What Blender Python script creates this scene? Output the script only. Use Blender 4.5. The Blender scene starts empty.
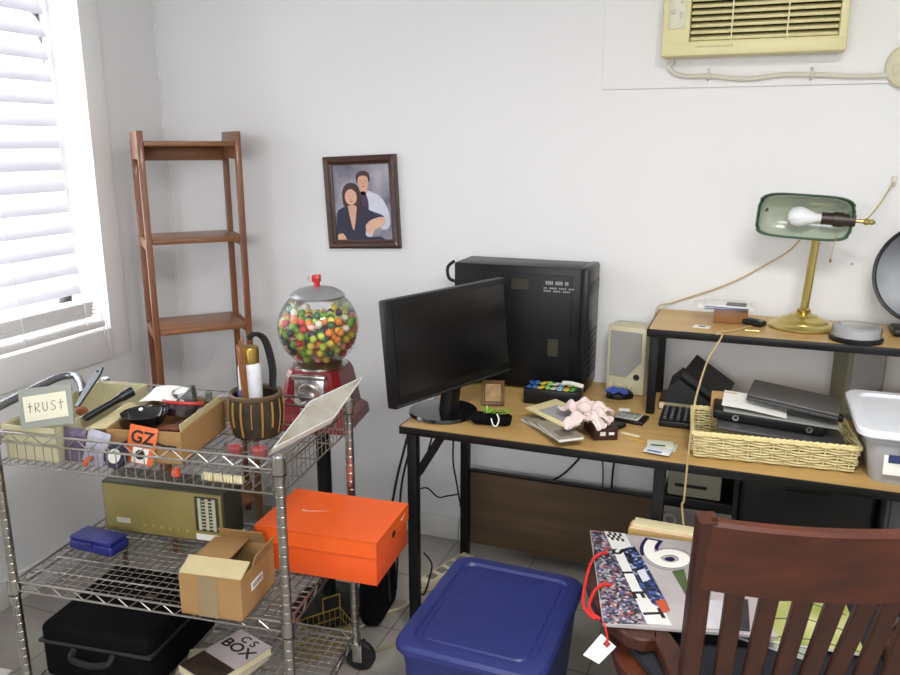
import bpy, bmesh, math, random
from math import sin, cos, pi, radians
from mathutils import Vector, Matrix, Euler
random.seed(11)
SC = bpy.context.scene
COL = SC.collection
V = Vector

# ------------------------------------------------------------------ camera and photo geometry
FPX = 792.8
CAMP = V((2.3329, -2.7893, 1.58))
YAW, PIT = 0.3606, 0.24
FWD = V((-sin(YAW)*cos(PIT), cos(YAW)*cos(PIT), -sin(PIT)))
RGT = V((cos(YAW), sin(YAW), 0))
UPV = RGT.cross(FWD)
def ray(x, y): return FWD + (x-450)/FPX*RGT - (y-337.5)/FPX*UPV
def pz(x, y, z):                      # point on the horizontal plane at height z
    d = ray(x, y); return CAMP + d*((z-CAMP.z)/d.z)
def pY(x, y, Y):                      # point on the plane parallel to the back wall
    d = ray(x, y); return CAMP + d*((Y-CAMP.y)/d.y)
def pP(x, y, P0, N):                  # point on any plane
    d = ray(x, y); return CAMP + d*((V(P0)-CAMP).dot(N)/d.dot(N))

cd = bpy.data.cameras.new('camera'); cam = bpy.data.objects.new('camera', cd); COL.objects.link(cam)
cam.matrix_world = Matrix(((RGT.x, UPV.x, -FWD.x, CAMP.x), (RGT.y, UPV.y, -FWD.y, CAMP.y), (RGT.z, UPV.z, -FWD.z, CAMP.z), (0, 0, 0, 1)))
cd.sensor_width = 36; cd.lens = 36*FPX/900; cd.clip_start = .02; cd.clip_end = 100
SC.camera = cam

# ------------------------------------------------------------------ materials
def lin(c):
    return tuple(((v/255)/12.92 if v/255 <= .04045 else ((v/255+.055)/1.055)**2.4) for v in c)
MATS = {}
def nt(name):
    m = bpy.data.materials.new(name); m.use_nodes = True
    return m, m.node_tree.nodes, m.node_tree.links, m.node_tree.nodes['Principled BSDF']
def mat(name, col, rough=.5, metal=0, var=.08, scale=12, bump=0, bscale=60, spec=.5, c2=None, stretch=(1, 1, 1), coat=0, sheen=0, det=4):
    if name in MATS: return MATS[name]
    m, N, L, b = nt(name)
    a = lin(col); c = lin(c2) if c2 else tuple(min(1, v*(1+var)) for v in a)
    if not c2: a = tuple(v*(1-var) for v in a)
    tc = N.new('ShaderNodeTexCoord'); mp = N.new('ShaderNodeMapping'); mp.inputs['Scale'].default_value = stretch
    L.new(tc.outputs['Object'], mp.inputs['Vector'])
    no = N.new('ShaderNodeTexNoise'); no.inputs['Scale'].default_value = scale; no.inputs['Detail'].default_value = det
    L.new(mp.outputs['Vector'], no.inputs['Vector'])
    rp = N.new('ShaderNodeValToRGB'); rp.color_ramp.elements[0].position = .3; rp.color_ramp.elements[1].position = .7
    rp.color_ramp.elements[0].color = (*a, 1); rp.color_ramp.elements[1].color = (*c, 1)
    L.new(no.outputs['Fac'], rp.inputs['Fac']); L.new(rp.outputs['Color'], b.inputs['Base Color'])
    b.inputs['Roughness'].default_value = rough; b.inputs['Metallic'].default_value = metal
    b.inputs['Specular IOR Level'].default_value = spec
    if coat: b.inputs['Coat Weight'].default_value = coat
    if sheen: b.inputs['Sheen Weight'].default_value = sheen
    if bump:
        n2 = N.new('ShaderNodeTexNoise'); n2.inputs['Scale'].default_value = bscale; n2.inputs['Detail'].default_value = 3
        L.new(mp.outputs['Vector'], n2.inputs['Vector'])
        bp = N.new('ShaderNodeBump'); bp.inputs['Strength'].default_value = bump; bp.inputs['Distance'].default_value = .005
        L.new(n2.outputs['Fac'], bp.inputs['Height']); L.new(bp.outputs['Normal'], b.inputs['Normal'])
    MATS[name] = m
    return m
def wood(name, c1, c2, axis=0, scale=6, rough=.45, coat=.1):
    st = [14, 14, 14]; st[axis] = 1.2
    return mat(name, c1, rough, 0, c2=c2, scale=scale*.35, stretch=tuple(st), bump=.08, bscale=5, coat=coat, det=6)
def clear(name, tint=(255, 255, 255), a=.85, gl=1.0, rough=.03):
    """thin clear sheet: transparent with a fresnel gloss"""
    if name in MATS: return MATS[name]
    m = bpy.data.materials.new(name); m.use_nodes = True; N = m.node_tree.nodes; L = m.node_tree.links; N.clear()
    o = N.new('ShaderNodeOutputMaterial'); t = N.new('ShaderNodeBsdfTransparent'); t.inputs['Color'].default_value = (*lin(tint), 1)
    g = N.new('ShaderNodeBsdfGlossy'); g.inputs['Roughness'].default_value = rough
    d = N.new('ShaderNodeBsdfDiffuse'); d.inputs['Color'].default_value = (*lin(tint), 1)
    m1 = N.new('ShaderNodeMixShader'); m1.inputs['Fac'].default_value = 1-a
    L.new(t.outputs[0], m1.inputs[1]); L.new(d.outputs[0], m1.inputs[2])
    f = N.new('ShaderNodeFresnel'); f.inputs['IOR'].default_value = 1.45
    mu = N.new('ShaderNodeMath'); mu.operation = 'MULTIPLY'; mu.inputs[1].default_value = gl; L.new(f.outputs[0], mu.inputs[0])
    m2 = N.new('ShaderNodeMixShader'); L.new(mu.outputs[0], m2.inputs['Fac']); L.new(m1.outputs[0], m2.inputs[1]); L.new(g.outputs[0], m2.inputs[2])
    L.new(m2.outputs[0], o.inputs['Surface'])
    MATS[name] = m
    return m
def slatmat(name, col, tr=.5):
    m = bpy.data.materials.new(name); m.use_nodes = True; N = m.node_tree.nodes; L = m.node_tree.links; N.clear()
    o = N.new('ShaderNodeOutputMaterial'); d = N.new('ShaderNodeBsdfDiffuse'); t = N.new('ShaderNodeBsdfTranslucent')
    no = N.new('ShaderNodeTexNoise'); no.inputs['Scale'].default_value = 5
    rp = N.new('ShaderNodeValToRGB'); c = lin(col)
    rp.color_ramp.elements[0].color = (*[v*.96 for v in c], 1); rp.color_ramp.elements[1].color = (*c, 1)
    L.new(no.outputs['Fac'], rp.inputs['Fac'])
    for n in (d, t): L.new(rp.outputs['Color'], n.inputs['Color'])
    x = N.new('ShaderNodeMixShader'); x.inputs['Fac'].default_value = tr
    L.new(d.outputs[0], x.inputs[1]); L.new(t.outputs[0], x.inputs[2]); L.new(x.outputs[0], o.inputs['Surface'])
    return m
def tiles(name, c1, grout, size, rough=.4):
    m, N, L, b = nt(name)
    tc = N.new('ShaderNodeTexCoord'); br = N.new('ShaderNodeTexBrick')
    br.offset = 0; br.inputs['Scale'].default_value = 1/size; br.inputs['Mortar Size'].default_value = .008
    br.inputs['Brick Width'].default_value = 1; br.inputs['Row Height'].default_value = 1
    a = lin(c1); br.inputs['Color1'].default_value = (*a, 1); br.inputs['Color2'].default_value = (*[v*.92 for v in a], 1); br.inputs['Mortar'].default_value = (*lin(grout), 1)
    L.new(tc.outputs['Object'], br.inputs['Vector'])
    no = N.new('ShaderNodeTexNoise'); no.inputs['Scale'].default_value = 7; no.inputs['Detail'].default_value = 6
    L.new(tc.outputs['Object'], no.inputs['Vector'])
    mx = N.new('ShaderNodeMix'); mx.data_type = 'RGBA'; mx.blend_type = 'MULTIPLY'; mx.inputs['Factor'].default_value = .35
    L.new(br.outputs['Color'], mx.inputs['A']); L.new(no.outputs['Color'], mx.inputs['B']); L.new(mx.outputs['Result'], b.inputs['Base Color'])
    b.inputs['Roughness'].default_value = rough
    return m

# ------------------------------------------------------------------ mesh building
class B:
    def __init__(s): s.bm = bmesh.new()
    def _mi(s, faces, mi):
        for f in faces: f.material_index = mi
    def box(s, c, d, r=(0, 0, 0), bev=0, mi=0, seg=2):
        M = Matrix.Translation(V(c)) @ Euler(r).to_matrix().to_4x4() @ Matrix.Diagonal((*d, 1))
        g = bmesh.ops.create_cube(s.bm, size=1, matrix=M)
        vs = g['verts']; fs = set(f for v in vs for f in v.link_faces)
        s._mi(fs, mi)
        if bev:
            es = set(e for v in vs for e in v.link_edges)
            g2 = bmesh.ops.bevel(s.bm, geom=list(es), offset=min(bev, min(d)*.45), segments=seg, affect='EDGES', profile=.5)
            s._mi(g2['faces'], mi)
        return s
    def cyl(s, p0, p1, r0, r1=None, n=16, mi=0, cap=True):
        p0, p1 = V(p0), V(p1); r1 = r0 if r1 is None else r1
        ax = (p1-p0).normalized(); a = ax.orthogonal().normalized(); b = ax.cross(a)
        A = [s.bm.verts.new(p0+(a*cos(t)+b*sin(t))*r0) for t in [2*pi*i/n for i in range(n)]]
        C = [s.bm.verts.new(p1+(a*cos(t)+b*sin(t))*r1) for t in [2*pi*i/n for i in range(n)]]
        fs = [s.bm.faces.new((A[i], A[(i+1) % n], C[(i+1) % n], C[i])) for i in range(n)]
        if cap: fs += [s.bm.faces.new(A[::-1]), s.bm.faces.new(C)]
        s._mi(fs, mi); return s
    def lathe(s, prof, c=(0, 0, 0), n=32, M=None, mi=0, closed=False):
        M = M or Matrix.Translation(V(c)); rows = []; fs = []
        for r, z in prof:
            if r < 1e-6: rows.append([s.bm.verts.new(M @ V((0, 0, z)))])
            else: rows.append([s.bm.verts.new(M @ V((r*cos(2*pi*i/n), r*sin(2*pi*i/n), z))) for i in range(n)])
        pairs = list(zip(rows, rows[1:])) + ([(rows[-1], rows[0])] if closed else [])
        for A, C in pairs:
            for i in range(n):
                j = (i+1) % n
                if len(A) == 1 and len(C) == 1: continue
                if len(A) == 1: fs.append(s.bm.faces.new((A[0], C[j], C[i])))
                elif len(C) == 1: fs.append(s.bm.faces.new((A[i], A[j], C[0])))
                else: fs.append(s.bm.faces.new((A[i], A[j], C[j], C[i])))
        s._mi(fs, mi); return s
    def tube(s, pts, r, n=8, closed=False, mi=0, flat=None):
        pts = [V(p) for p in pts]; m = len(pts); rows = []
        rr = r if isinstance(r, (list, tuple)) else [r]*m
        up = None
        for i, p in enumerate(pts):
            if closed: t = pts[(i+1) % m]-pts[i-1]
            else: t = pts[min(i+1, m-1)]-pts[max(i-1, 0)]
            t = t.normalized() if t.length > 1e-9 else V((0, 0, 1))
            if up is None: up = t.orthogonal().normalized() if flat is None else V(flat)
            up = (up-t*up.dot(t)); up = up.normalized() if up.length > 1e-6 else t.orthogonal().normalized()
            b = t.cross(up)
            k = .25 if flat is not None else 1
            rows.append([s.bm.verts.new(p+(up*cos(2*pi*j/n)*k+b*sin(2*pi*j/n))*rr[i]) for j in range(n)])
        fs = []
        for i in range(m if closed else m-1):
            A, C = rows[i], rows[(i+1) % m]
            for j in range(n):
                fs.append(s.bm.faces.new((A[j], A[(j+1) % n], C[(j+1) % n], C[j])))
        if not closed: fs += [s.bm.faces.new(rows[0][::-1]), s.bm.faces.new(rows[-1])]
        s._mi(fs, mi); return s
    def prism(s, pts, vec, mi=0):
        pts = [V(p) for p in pts]; vec = V(vec); n = len(pts)
        A = [s.bm.verts.new(p) for p in pts]; C = [s.bm.verts.new(p+vec) for p in pts]
        fs = [s.bm.faces.new(A[::-1]), s.bm.faces.new(C)]
        fs += [s.bm.faces.new((A[i], A[(i+1) % n], C[(i+1) % n], C[i])) for i in range(n)]
        s._mi(fs, mi); return s
    def ball(s, c, r, n=12, mi=0, sc=(1, 1, 1)):
        g = bmesh.ops.create_uvsphere(s.bm, u_segments=n, v_segments=max(6, n*2//3), radius=r, matrix=Matrix.Translation(V(c)) @ Matrix.Diagonal((*sc, 1)))
        s._mi(set(f for v in g['verts'] for f in v.link_faces), mi); return s
    def surf(s, fn, nu, nv, thick=0, mi=0):
        """parametric sheet fn(u, v), thickened along its normal"""
        P = [[V(fn(i/nu, j/nv)) for j in range(nv+1)] for i in range(nu+1)]
        T = [[s.bm.verts.new(p) for p in row] for row in P]; fs = []
        for i in range(nu):
            for j in range(nv): fs.append(s.bm.faces.new((T[i][j], T[i+1][j], T[i+1][j+1], T[i][j+1])))
        if thick:
            U = []
            for i in range(nu+1):
                row = []
                for j in range(nv+1):
                    a = P[min(i+1, nu)][j]-P[max(i-1, 0)][j]; b = P[i][min(j+1, nv)]-P[i][max(j-1, 0)]
                    nn = a.cross(b); nn = nn.normalized() if nn.length > 1e-12 else V((0, 0, 1))
                    row.append(s.bm.verts.new(P[i][j]-nn*thick))
                U.append(row)
            for i in range(nu):
                for j in range(nv): fs.append(s.bm.faces.new((U[i][j], U[i][j+1], U[i+1][j+1], U[i+1][j])))
            for i in range(nu):
                fs.append(s.bm.faces.new((T[i][0], U[i][0], U[i+1][0], T[i+1][0]))); fs.append(s.bm.faces.new((T[i+1][nv], U[i+1][nv], U[i][nv], T[i][nv])))
            for j in range(nv):
                fs.append(s.bm.faces.new((T[0][j+1], U[0][j+1], U[0][j], T[0][j]))); fs.append(s.bm.faces.new((T[nu][j], U[nu][j], U[nu][j+1], T[nu][j+1])))
        s._mi(fs, mi); return s
    def build(s, name, m, parent=None, loc=None, rot=None, ang=38):
        bmesh.ops.recalc_face_normals(s.bm, faces=s.bm.faces)
        me = bpy.data.meshes.new(name); s.bm.to_mesh(me); s.bm.free()
        for p in me.polygons: p.use_smooth = True
        me.set_sharp_from_angle(angle=radians(ang))
        o = bpy.data.objects.new(name, me); COL.objects.link(o)
        for x in (m if isinstance(m, (list, tuple)) else [m]): me.materials.append(x)
        if parent is not None: o.parent = parent
        if loc is not None: o.location = loc
        if rot is not None: o.rotation_euler = rot
        return o
def tag(o, label, cat, group=None, kind=None):
    o['label'] = label; o['category'] = cat
    if group: o['group'] = group
    if kind: o['kind'] = kind
    return o
def thing(name, label, cat, loc=(0, 0, 0), rz=0, group=None, rot=None):
    o = bpy.data.objects.new(name, None); COL.objects.link(o); o.empty_display_size = .05
    o.location = loc; o.rotation_euler = rot if rot else (0, 0, rz)
    return tag(o, label, cat, group)
def part(o, label): o['label'] = label; return o
def struct(name, b, m, label, cat, parent=None):
    o = b.build(name, m, parent)
    if parent is None: tag(o, label, cat, None, 'structure')
    return o
def dup(root, loc, rot=None, label=None):
    r = root.copy(); COL.objects.link(r); r.location = loc
    if rot is not None: r.rotation_euler = rot
    if label: r['label'] = label
    for ch in list(root.children):
        c = ch.copy(); COL.objects.link(c); c.parent = r
        for g in list(ch.children):
            d = g.copy(); COL.objects.link(d); d.parent = c
    return r
def smooth(pts, k=8):
    P = [V(p) for p in pts]; out = []
    for i in range(len(P)-1):
        a, b, c, d = P[max(i-1, 0)], P[i], P[i+1], P[min(i+2, len(P)-1)]
        for j in range(k):
            t = j/k
            out.append(.5*((2*b)+(c-a)*t+(2*a-5*b+4*c-d)*t*t+(3*b-a-3*c+d)*t**3))
    return out+[P[-1]]
def text(name, s, size, m, parent, loc, rot, ext=.0004, align='CENTER', sx=1, shear=0, bold=0):
    cu = bpy.data.curves.new(name, 'FONT'); cu.body = s; cu.size = size; cu.extrude = ext
    cu.align_x = align; cu.align_y = 'CENTER'; cu.shear = shear; cu.offset = bold
    to = bpy.data.objects.new(name+'_curve', cu); COL.objects.link(to)
    dg = bpy.context.evaluated_depsgraph_get(); dg.update()
    me = bpy.data.meshes.new_from_object(to.evaluated_get(dg)); bpy.data.objects.remove(to)
    o = bpy.data.objects.new(name, me); COL.objects.link(o); me.materials.clear(); me.materials.append(m)
    o.parent = parent; o.location = loc; o.rotation_euler = rot; o.scale = (sx, 1, 1)
    return o
def cable(name, pts, r, m, label, cat='cable', k=8, group=None):
    return tag(B().tube(smooth(pts, k), r, 8).build(name, m), label, cat, group)

def cells(name, cols, scale, rough=.35):
    """printed picture made of many small colour cells"""
    m, N, L, b = nt(name)
    tc = N.new('ShaderNodeTexCoord'); vo = N.new('ShaderNodeTexVoronoi'); vo.inputs['Scale'].default_value = scale
    L.new(tc.outputs['Object'], vo.inputs['Vector'])
    sp = N.new('ShaderNodeSeparateColor'); L.new(vo.outputs['Color'], sp.inputs['Color'])
    rp = N.new('ShaderNodeValToRGB'); rp.color_ramp.interpolation = 'CONSTANT'
    while len(rp.color_ramp.elements) < len(cols): rp.color_ramp.elements.new(.5)
    for i, c in enumerate(cols):
        rp.color_ramp.elements[i].position = i/len(cols); rp.color_ramp.elements[i].color = (*lin(c), 1)
    L.new(sp.outputs['Red'], rp.inputs['Fac']); L.new(rp.outputs['Color'], b.inputs['Base Color']); b.inputs['Roughness'].default_value = rough
    MATS[name] = m
    return m

# shared materials
WHITE = mat('white_paint', (236, 236, 235), .6, var=.012, scale=3, bump=.03, bscale=90)
CHROME = mat('chrome_wire', (176, 172, 166), .28, 1, var=.1, scale=20)
STEEL = mat('brushed_steel', (200, 200, 202), .25, 1, var=.06)
BLACKP = mat('black_plastic', (15, 15, 16), .4, var=.15, spec=.35)
BLACKM = mat('black_metal', (13, 13, 14), .5, var=.15, bump=.05, spec=.3)
BLACKR = mat('black_rubber', (12, 12, 13), .7, var=.2)
CARD = mat('cardboard', (162, 126, 80), .85, var=.07, scale=14, bump=.1, bscale=140)
CARD2 = mat('pale_cardboard', (194, 180, 138), .85, var=.06, scale=14, bump=.1, bscale=140)
PAPER = mat('white_paper', (232, 230, 224), .8, var=.02)
CREAM = mat('cream_paper', (226, 214, 172), .8, var=.04)
OAKT = wood('oak_laminate', (198, 164, 104), (184, 146, 88), 0, 7, .42)
CHAIRW = wood('chair_wood', (76, 35, 20), (52, 23, 12), 2, 6, .42, .06)
LADW = wood('ladder_wood', (138, 86, 54), (106, 60, 36), 2, 7, .4, .15)
BEIGE = mat('beige_plastic', (202, 196, 166), .5, var=.04)
GREYP = mat('grey_plastic', (150, 150, 148), .5, var=.06)
BRASS = mat('polished_brass', (206, 186, 118), .28, 1, var=.06)
RED = mat('red_enamel', (120, 20, 28), .3, var=.1, coat=.4)
TANC = mat('tan_cord', (186, 164, 118), .6, var=.08)
# ================================================================== ROOM
RX, RY, RZ = 4.3, -4.6, 2.45
WALLM = mat('wall_paint', (226, 226, 226), .75, var=.012, scale=2.2, bump=.05, bscale=70)
FLOORM = tiles('floor_tiles', (164, 158, 149), (112, 106, 98), .33)
struct('floor', B().box((RX/2, RY/2, -.05), (RX+.4, -RY+.4, .1)), FLOORM, 'grey beige tiled floor under the desk and rack', 'floor')
struct('ceiling', B().box((RX/2, RY/2, RZ+.05), (RX+.4, -RY+.4, .1)), WHITE, 'white ceiling above the frame', 'ceiling')
struct('wall_back', B().box((RX/2, .08, RZ/2), (RX+.4, .16, RZ)), WALLM, 'white wall behind the desk and the ladder shelf', 'wall')
WY0, WY1, WZ0, WZ1 = -.41, -1.75, .875, 2.22           # window opening in the left wall
b = B()
b.box((-.08, (WY0)/2-.0005, RZ/2), (.16, -WY0-.001, RZ))
b.box((-.08, (WY1+RY)/2, RZ/2), (.16, abs(RY-WY1), RZ))
b.box((-.08, (WY0+WY1)/2, WZ0/2), (.16, WY0-WY1, WZ0))
b.box((-.08, (WY0+WY1)/2, (WZ1+RZ)/2), (.16, WY0-WY1, RZ-WZ1))
struct('wall_left', b, WALLM, 'white wall on the left with the blind covered window', 'wall')
struct('wall_right', B().box((RX+.08, RY/2, RZ/2), (.16, -RY+.4, RZ)), WALLM, 'white wall on the right outside the frame', 'wall')
b = B()                                                  # wall behind the camera; unseen window added high up for soft light
W2 = (.9, 3.3, 1.5, 2.2)
b.box((W2[0]/2, RY-.08, RZ/2), (W2[0], .16, RZ)); b.box(((W2[1]+RX)/2, RY-.08, RZ/2), (RX-W2[1], .16, RZ))
b.box(((W2[0]+W2[1])/2, RY-.08, W2[2]/2), (W2[1]-W2[0], .16, W2[2])); b.box(((W2[0]+W2[1])/2, RY-.08, (W2[3]+RZ)/2), (W2[1]-W2[0], .16, RZ-W2[3]))
struct('wall_front', b, WALLM, 'white wall opposite the desk, behind the camera', 'wall')
b = B()
for z in (W2[2]+.025, W2[3]-.025): b.box(((W2[0]+W2[1])/2, RY-.1, z), (W2[1]-W2[0], .05, .05))
for x in (W2[0]+.025, (W2[0]+W2[1])/2, W2[1]-.025): b.box((x, RY-.1, (W2[2]+W2[3])/2), (.05, .05, W2[3]-W2[2]))
struct('fill_window', b, WHITE, 'unseen white framed window added behind the camera to light the room', 'window')

# window 1: casing, frame, sill board, glass
b = B()
b.box((.003, -.3625, (.755+2.33)/2), (.006, .095, 2.33-.755), bev=.002)
b.box((.007, (-.41+WY1-.095)/2, .815), (.014, abs(WY1-.095+.41), .12), bev=.002)
b.box((.007, (-.41+WY1-.095)/2, 2.275), (.014, abs(WY1-.095+.41), .11), bev=.002)
b.box((.007, WY1-.0475, (.875+2.22)/2), (.014, .095, 2.22-.875), bev=.002)
struct('trim_1', b, WHITE, 'flat white casing around the window on the left wall', 'window casing')
b = B()
for y in (WY0-.009, (WY0+WY1)/2, WY1+.009): b.box((-.142, y, (WZ0+WZ1)/2), (.03, .018, WZ1-WZ0-.002))
for z in (WZ0+.02, (WZ0+WZ1)/2, WZ1-.02): b.box((-.142, (WY0+WY1)/2, z), (.028, WY0-WY1-.04, .036))
w1 = struct('window_1', b, mat('window_frame_paint', (226, 228, 232), .5), 'window with a slim frame behind the white blind', 'window')
B().box((-.142, (WY0+WY1)/2, (WZ0+WZ1)/2), (.004, WY0-WY1-.02, WZ1-WZ0-.06)).build('window_glass', clear('window_glass_clear', a=1), w1)

# blind
SLATM = slatmat('blind_slat_white', (244, 244, 250), .13)
bl = thing('window_blind', 'white horizontal slat blind hanging in the window on the left', 'blind', (0, 0, 0))
b = B(); pitch = .0765; yR, yL = -.502, WY1+.03
nsl = 15
zt = 2.135
for i in range(nsl+1):
    z = zt-pitch*i
    if z < 1.01: break
    x0 = -.088+.034*(zt-z)/1.1
    def slat(u, v, z=z, x0=x0):
        s = (v-.5)*.092; a = radians(56)
        bow = .006*(1-(2*v-1)**2)
        return (x0+s*cos(a)+bow*sin(a), yL+(yR-yL)*u, z-s*sin(a)+bow*cos(a))
    b.surf(slat, 12, 6, .0022)
b.build('blind_slats', SLATM, bl)
b = B(); b.box((-.055, (yL+yR)/2, 2.19), (.05, yR-yL, .045), bev=.004); b.build('head_rail', WHITE, bl)
RAILM = mat('blind_rail_white', (236, 236, 234), .55, var=.02)
b = B()
b.box((-.022, (yL+yR)/2+.008, .968), (.052, yR-yL+.016, .064), (0, radians(10), 0), bev=.006)
for k in range(4): b.box((.0065-.003*k, (yL+yR)/2+.012, .948+.013*k), (.006, yR-yL+.026, .004), bev=.001)
b.box((-.002, (yL+yR)/2+.022, .905), (.060, yR-yL+.046, .026), bev=.005)
b.build('bottom_rail', RAILM, bl)
b = B()
for y in (-.55, -.83, -1.2, -1.6):
    b.tube([(-.014, y, 2.17), (-.002, y, 1.5), (.034, y, .90)], .0016, 6)
b.build('ladder_cord', WHITE, bl)
b = B(); pc = [(.006, -.462, 2.16), (.01, -.472, 1.5), (.040, -.466, .93), (.043, -.462, .84), (.042, -.455, .792)]
b.tube(smooth(pc), .0016, 6); b.tube(smooth([(.006, -.475, 2.16), (.012, -.488, 1.5), (.042, -.486, .93), (.046, -.47, .84), (.044, -.458, .795)]), .0016, 6)
b.build('pull_cord', WHITE, bl)

# skirting and the boarding around the air conditioner
SK = mat('skirting_white', (214, 214, 210), .45, var=.03)
b = B()
for i in range(13): b.box((.168+.33*i, -.006, .05), (.326, .012, .1), bev=.002)
struct('baseboard_back', b, SK, 'white tiled skirting along the back wall under the desk', 'skirting')
b = B()
for i in range(13): b.box((.006, -.185-.33*i, .05), (.012, .326, .1), bev=.002)
struct('baseboard_left', b, SK, 'white tiled skirting along the left wall behind the rack', 'skirting')
b = B(); tx = pY(602, 90, 0).x
b.box(((tx+RX)/2-.01, -.005, 2.055), (RX-tx-.02, .01, .6), bev=.0015)
struct('trim_2', b, mat('board_paint', (229, 228, 226), .7, var=.01, scale=2), 'flat white board on the wall around the air conditioner', 'wall board')
b = B().box((.003, -.003, RZ/2+.06), (.006, .006, RZ-.13))
struct('trim_3', b, WALLM, 'thin white corner bead where the two walls meet', 'corner bead')

# ================================================================== AIR CONDITIONER
ac = thing('air_conditioner', 'cream window air conditioner unit set high in the back wall', 'air conditioner', (2.025, -.12, 1.843))
ACM = mat('ac_cream_plastic', (216, 207, 156), .45, var=.03)
ACD = mat('ac_dark', (38, 32, 20), .8)
W, H = .526, .40
b = B()
b.box((W/2, .0575, .022), (W, .085, .044), bev=.008)
b.box((W/2, .0575, H-.015), (W, .085, .03), bev=.008)
b.box((.042, .0585, H/2), (.082, .085, H-.012), bev=.005)
b.box((W-.013, .0585, H/2), (.023, .085, H-.012), bev=.005)
b.build('front_panel', ACM, ac)
B().box((W/2+.03, .085, H/2), (W-.1, .02, H-.06)).build('grille_backing', ACD, ac)
b = B(); z = .050
while z < H-.04:
    b.box((W/2+.03, .05, z+.0065), (W-.11, .045, .0085), (radians(18), 0, 0), bev=.002); z += .0188
for x in (.205, .362): b.box((x, .028, H/2), (.004, .006, H-.08))
b.build('grille_louvres', ACM, ac)
b = B().box((.044, .0135, .21), (.05, .004, .26), bev=.002); cp = b.build('control_panel', mat('ac_panel_grey', (206, 204, 178), .4), ac)
BTN = mat('ac_button_grey', (186, 186, 172), .4)
for k in range(5):
    B().box((.031, .0105, .13+.042*k), (.012, .003, .012), bev=.001).build('control_button', BTN, cp)
    B().box((.056, .0105, .12+.042*k), (.010, .003, .018), bev=.001).build('control_button', BTN, cp)
B().box((.05, .009, .252), (.024, .006, .03), bev=.002).build('display', BLACKP, cp)
b = B()
for k in range(18): b.box((.105+.0062*k, .0142, .026), (.004, .0016, .006 if k % 4 else .004))
b.build('name_lettering', mat('ac_letter_grey', (176, 168, 128), .5), ac)

PIPE = mat('white_cord', (206, 202, 188), .5, var=.03)
WP = lambda x, y, Y=-.022: pY(x, y, Y)
cable('white_electric_cable', [V((2.06, -.03, 1.834))]+[WP(*p) for p in ((668, 66), (676, 74), (690, 76.5), (709, 76), (735, 78.5), (752, 78.5), (780, 75), (812, 74.5), (845, 76), (876, 76), (889, 75))], .0075, PIPE, 'white power cord sagging below the air conditioner to the round wall cover', 'cord')
for i, (x, y) in enumerate(((709, 75), (812, 74))):
    p = WP(x, y, -.016)
    b = B().tube([p+V((-.003, .002, .018)), p+V((0, -.018, .012)), p+V((0, -.018, -.012)), p+V((-.003, .002, -.016))], .0035, 6)
    tag(b.build('cord_clip', PIPE), ['plastic clip holding the white cord nearer the middle of the air conditioner', 'plastic clip holding the white cord under the right end of the air conditioner'][i], 'clip', 'clips on the white power cord')
p = pY(909, 66, -.02)
b = B().lathe([(0, 0), (.062, 0), (.064, .006), (.06, .014), (.045, .02), (.0, .022)], n=40, M=Matrix.Translation((p.x, -.012, p.z)) @ Matrix.Rotation(pi/2, 4, 'X'))
b.box((p.x-.035, -.034, p.z-.01), (.012, .008, .03), bev=.002)
tag(b.build('wall_outlet_cover', BEIGE), 'round beige cover on the wall at the end of the white power cord', 'outlet cover')
p = pY(852, 264, -.002)
tag(B().lathe([(0, .004), (.003, .004), (.0045, 0), (0, 0)], n=12, M=Matrix.Translation((p.x, -.0005, p.z)) @ Matrix.Rotation(pi/2, 4, 'X')).build('wall_screw', STEEL), 'tiny screw in the bare wall right of the lamp chain', 'screw')

# ================================================================== FRAMED PORTRAIT
fr = thing('framed_portrait', 'dark wood framed studio portrait of a couple hanging on the wall', 'picture', (.93, -.003, 1.182), rot=(0, -.046, 0))
FW, FH = .310, .354
FRM = wood('frame_wood', (72, 40, 26), (48, 26, 18), 0, 8, .35, .3)
def frame_mesh(w, h, t, d, y0=0):
    b = B()
    prof = [(0, 0), (0, d*.7), (t*.25, d), (t*.6, d*.85), (t*.8, d*.55), (t, d*.45), (t, 0)]
    P = []
    for (sx, sz) in ((-1, 0), (1, 0), (1, 1), (-1, 1)):
        row = []
        for (q, dd) in prof:
            row.append(b.bm.verts.new((sx*(w/2-q), y0-dd, (q if sz == 0 else h-q))))
        P.append(row)
    for i in range(4):
        A, C = P[i], P[(i+1) % 4]
        for j in range(len(prof)): b.bm.faces.new((A[j], A[(j+1) % len(prof)], C[(j+1) % len(prof)], C[j]))
    return b
frame_mesh(FW, FH, .034, .022).build('frame', FRM, fr, ang=20)
PBG = mat('portrait_backdrop', (62, 62, 86), .35, c2=(176, 172, 180), scale=9, var=0, det=3)
pic = B().box((0, -.003, FH/2), (FW-.06, .004, FH-.06)).build('photograph', PBG, fr)
def zp(zx, zy, k): return V(((zx-287)*.00076, -.005-.0004*k, .352-(zy-92)*.00068))
def shape(name, pts, col, k, par, var=.06):
    P = smooth([zp(x, y, k) for x, y in pts+[pts[0]]], 4)[:-1]
    return B().prism(P, (0, -.0004, 0)).build(name, mat('portrait_'+name+str(k), col, .4, var=var, scale=40), par)
def ell(cx, cy, rx, ry): return [(cx+rx*cos(t), cy+ry*sin(t)) for t in [2*pi*i/12 for i in range(12)]]
shape('shirt', [(268, 300), (300, 285), (335, 290), (385, 315), (420, 370), (437, 440), (430, 490), (395, 505), (360, 480), (320, 560), (270, 540), (262, 400)], (206, 208, 222), 1, pic)
shape('neck', [(278, 268), (318, 268), (316, 296), (296, 310), (280, 296)], (206, 158, 130), 2, pic)
shape('face', ell(299, 236, 30, 46), (214, 166, 140), 3, pic)
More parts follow.
